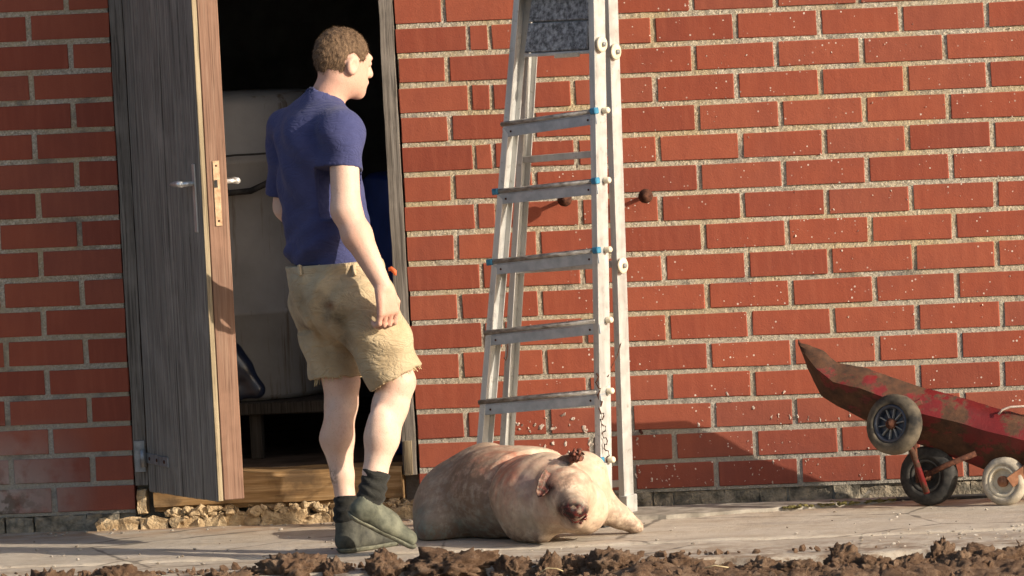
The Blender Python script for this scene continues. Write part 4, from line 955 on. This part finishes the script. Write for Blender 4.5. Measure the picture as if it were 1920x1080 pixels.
me = bpy.data.meshes.new('hair_strands'); me.from_pydata(co, [], fc); hs = link('hair_strands', me, M['hair']); hs['kind'] = 'stuff'; hs.parent = hcap
# t-shirt
s = SDF((-.85, -1.60, .85), (-.05, -.80, 1.70), .0055)
s.cone(A(594, 262, -1.22), A(602, 350, -1.22), .122, .118, .05, (rt, 1.42)); s.cone(A(602, 350, -1.22), A(612, 430, -1.22), .118, .118, .05, (rt, 1.26)); s.cone(A(612, 430, -1.22), A(618, 540, -1.22), .122, .128, .05, (rt, 1.24))
s.ell(A(578, 285, -1.30), (.10, .07, .13), (rt, fw, up), .05)
s.cone(A(602, 205, -1.20), A(640, 244, -1.36), .062, .066, .05); s.cone(A(602, 205, -1.20), A(538, 240, -1.07), .062, .062, .05)
sE = A(643, 316, -1.385); s.cone(A(641, 250, -1.375), sE+(sE-shR)*.3, .069, .071, .045)
sL = A(531, 364, -1.03); s.cone(A(535, 248, -1.07), sL+(sL-shL)*.2, .062, .058, .045)
s.cone(neck, A(596, 216, -1.19), .062, .072, .02)
sp_ = A(660, 400, -1.30); hem = A(618, 493, -1.22)
def wr_shirt(p):
    x, y, z = p.T; u_ = (x*rt.x+y*rt.y); f_ = (x*fw.x+y*fw.y)
    m = np.clip((1.20-z)/.2, 0, 1)
    f = .0105*m*np.sin(28*(z-.55*u_*1.6)+4*np.sin(7*u_+9*z))+.0050*m*np.sin(64*(z-.8*u_)+3*np.sin(11*z))
    f += .004*np.sin(34*(u_+.55*z)+2.5*np.sin(9*z))*np.clip((1.52-z)/.1, 0, 1)*np.clip((z-1.0)/.2, 0, 1) + .0028*np.sin(40*u_+17*z)*np.sin(23*z)
    return f.astype(np.float32)
s.warp(wr_shirt)
def cutsleeve(p0, end, dirn, r_):
    sl, p = s.sub(np.array(end)-.16, np.array(end)+.16); e = np.array(end, np.float32); d = np.array(dirn.normalized(), np.float32)
    q = p-e; ax_ = q@d; rad = np.linalg.norm(q-ax_[..., None]*d, axis=-1)
    m = (rad < r_) & (ax_ > -.01)
    s.F[sl] = np.where(m, np.maximum(s.F[sl], ax_), s.F[sl])
dR = (elR-shR); dL = (elL-shL)
s.plane(A(618, 493, -1.22), -up*1.+rt*-.02)
cutsleeve(shR, sE, dR*.9+V(-.02, 0, 0), .095); cutsleeve(shL, sL, dL, .09)
s.cone(sE-dR.normalized()*-.03, sE+dR.normalized()*.06, .059, .059, .0, None, -1)
s.cone(sL+dL.normalized()*.025, sL+dL.normalized()*.06, .050, .050, .0, None, -1)
s.cone(neck+V(0, 0, -.004), neck+(H(0, -.02, -.06)-neck)*.9, .060, .062, .004, None, -1)
me, P = s.mesh('t_shirt'); keep(link('t_shirt', me, M['shirt']), per)
# shorts
s = SDF((-.75, -1.60, .48), (.06, -.90, 1.06), .0055)
s.cone(A(622, 488, -1.21), A(630, 512, -1.215), .137, .142, .03, (rt, 1.18)); s.cone(A(630, 512, -1.215), A(638, 560, -1.22), .142, .143, .05, (rt, 1.22))
s.ell(A(607, 555, -1.29), (.12, .085, .105), (rt, fw, up), .05)
eL = A(632, 708, -1.15); eR = A(744, 708, -1.30); lL = (eL-hipL).normalized(); lR = (eR-hipR).normalized()
s.cone(hipL, eL+lL*.12, .112, .080, .04); s.cone(hipR, eR+lR*.12, .122, .085, .04)
wz = A(600, 512, -1.3).z
def wr_sh(p):
    x, y, z = p.T; u_ = (x*rt.x+y*rt.y)
    low_ = np.clip((.86-z)/.15, 0, 1)
    f = .006*low_*np.sin(46*(z+.5*u_)+5*np.sin(9*u_+5*z))+.004*np.sin(34*(z-.6*u_)+4*np.sin(13*u_))*np.clip((z-.6)/.2, 0, 1)
    f += .003*np.exp(-((z-wz)/.006)**2)                                   # waistband seam
    rb = A(640, 545, -1.40); f += .003*np.exp(-((z-rb.z-.12*(x-rb.x))/.006)**2)*np.exp(-((x-rb.x)/.06)**2)
    cx = A(588, 600, -1.3); f += .012*np.exp(-(((x-cx.x)-.35*(cx.z-z))/.013)**2)*np.exp(-((z-cx.z)/.10)**2)*(y < -1.2)
    f += .008*np.exp(-((z-A(575, 615, -1.2).z-.15*(x-cx.x))/.010)**2)*np.exp(-((x-A(572, 612, -1.2).x)/.04)**2)
    return f.astype(np.float32)
s.warp(wr_sh)
s.plane(A(624, 492, -1.21), up-rt*.03-V(.02, 0, 0))
def cutleg(e, d, sign_rt, c):
    sl, p = s.sub(s.lo, s.lo+s.h*s.n); q = p-np.array(e, np.float32); ax_ = q@np.array(d, np.float32)
    rad = np.linalg.norm(q-ax_[..., None]*np.array(d, np.float32), axis=-1)
    wob = (.0025*np.sin(p[..., 0]*95+p[..., 1]*60)+.002*np.sin(p[..., 0]*230-p[..., 1]*170)).astype(np.float32)
    m = (rad < c) & (ax_ > -.02); s.F = np.where(m, np.maximum(s.F, ax_+wob), s.F)
cutleg(eL, (lL+V(-.12, 0, 0)).normalized(), -1, .115); cutleg(eR, (lR+V(.05, 0, .0)).normalized(), 1, .125)
s.cone(eL-lL*.06, eL+lL*.05, .070, .072, 0., None, -1); s.cone(eR-lR*.06, eR+lR*.05, .073, .076, 0., None, -1)
me, P = s.mesh('shorts')
gr = 1.0*gauss(P, A(605, 562, -1.38), (.045, .12, .03))+.9*gauss(P, A(628, 590, -1.4), (.045, .12, .035))+.7*gauss(P, A(560, 590, -1.3), (.03, .2, .07))+.6*gauss(P, A(585, 615, -1.3), (.05, .2, .02))+.6*gauss(P, A(645, 650, -1.4), (.035, .2, .09))+.25*gauss(P, A(730, 690, -1.4), (.05, .2, .03))+.12
attr(me, 'grime', gr); attr(me, 'rustmark', 1.*gauss(P, A(619, 572, -1.4), (.018, .1, .014))); sho = keep(link('shorts', me, M['shorts']), per)
b = bmesh.new()
for e, d, r_ in ((eL, lL, .078), (eR, lR, .083)):
    x_ = d.cross(V(0, 1, .2)).normalized(); y_ = d.cross(x_)
    for k in range(38):
        a = random.uniform(0, 6.28); p = e+(x_*math.cos(a)+y_*math.sin(a))*r_-d*.006
        q = p+d*random.uniform(.006, .022)+(x_*math.cos(a)+y_*math.sin(a))*random.uniform(0, .008)
        tube(b, [p, (p+q)/2+V(random.uniform(-.003, .003), 0, 0), q], .0011, 4)
f_ = keep(obj('frayed_threads', b, M['straw'], None), per); f_['kind'] = 'stuff'
b = bmesh.new()
for px in (562, 600, 664): beam(b, A(px-1, 497, -1.37 if px > 610 else -1.34), A(px+1, 517, -1.395 if px > 610 else -1.36), rt, .011, .012, .002)
keep(obj('belt_loops', b, M['shorts'], None), per)
b = bmesh.new(); pk = [A(728, 505, -1.30), A(734, 504, -1.30), A(740, 509, -1.31), A(741, 517, -1.31)]
tube(b, pk, [.005, .008, .007, .004], 8); jitter(b, .003, 80); keep(obj('pocket_cord', b, M['orange'], None, True), per)
# socks and shoes
def sock(a, b_, c, r0, r1, label):
    s = SDF(np.minimum(np.minimum(a, b_), c)-.09, np.maximum(np.maximum(a, b_), c)+.09, .0045)
    s.cone(a, b_, r0, r1, .02).cone(b_, c, r1, r1*.95, .03); d = (Vector(a)-Vector(b_)).normalized()
    aa = np.array(a, np.float32); dd_ = np.array(d, np.float32)
    s.warp(lambda p: (.0028*np.sin(((p-aa)@dd_)*190+3*np.sin(p[:, 0]*40))).astype(np.float32))
    s.plane(Vector(a)-d*.002, d)
    me, _ = s.mesh('sock'); o = link('sock', me, M['sock']); keep(o, per)
sock(A(650, 930, -1.187), A(651, 968, -1.20), A(662, 1000, -1.18), .0435, .040, '')
sock(A(706, 884, -1.368), A(697, 925, -1.388), A(690, 952, -1.40), .0475, .040, '')
def shoe(heel, toe, upv, col=.098, mt='shoe'):
    heel, toe = Vector(heel), Vector(toe); d = (toe-heel).normalized(); sdv = d.cross(upv).normalized(); uv = sdv.cross(d)
    lo = np.minimum(heel, toe)-.13; hi = np.maximum(heel, toe)+.15
    def Q(a, b_, c): return heel+d*a+sdv*b_+uv*c
    L = (toe-heel).length
    s = SDF(lo, hi, .0046)
    s.cone(Q(.036, 0, .038), Q(L*.45, 0, .036), .037, .038, .02, (sdv, 1.02)); s.cone(Q(L*.45, 0, .034), Q(L-.036, .004, .026), .038, .027, .02, (sdv, 1.3))
    s.cone(Q(.042, 0, .045), Q(.046, 0, col), .039, .042, .02); s.cone(Q(.06, 0, col*.8), Q(L*.55, 0, .050), .034, .028, .03)
    s.cone(Q(.047, 0, col), Q(.049, 0, col+.05), .033, .035, .004, None, -1)
    s.plane(Q(0, 0, .014), -uv); me, _ = s.mesh('shoe'); o = link('shoe', me, M[mt]); keep(o, per)
    s = SDF(lo, hi, .0046)
    s.cone(Q(.036, 0, .030), Q(L*.45, 0, .030), .042, .040, .02); s.cone(Q(L*.45, 0, .030), Q(L-.046, .004, .030), .040, .050, .03)
    s.plane(Q(0, 0, .0), -uv); s.plane(Q(0, 0, .016), uv)
    me, _ = s.mesh('sole'); o2 = link('sole', me, M['sole']); o2.parent = o
shoe(A(646, 1034, -1.21)*1 + V(0, 0, 0) if False else V(A(640, 1036, -1.23).x, -1.245, .0), V(A(640, 1036, -1.23).x, -1.245, .0)+V(.50, .866, 0)*.285, up, .098, 'shoe_shaded')
hl_ = A(650, 968, -1.43); to_ = A(776, 1028, -1.30)
shoe(hl_, to_, (up*.86+V(.42, -.10, 0)).normalized(), .066)
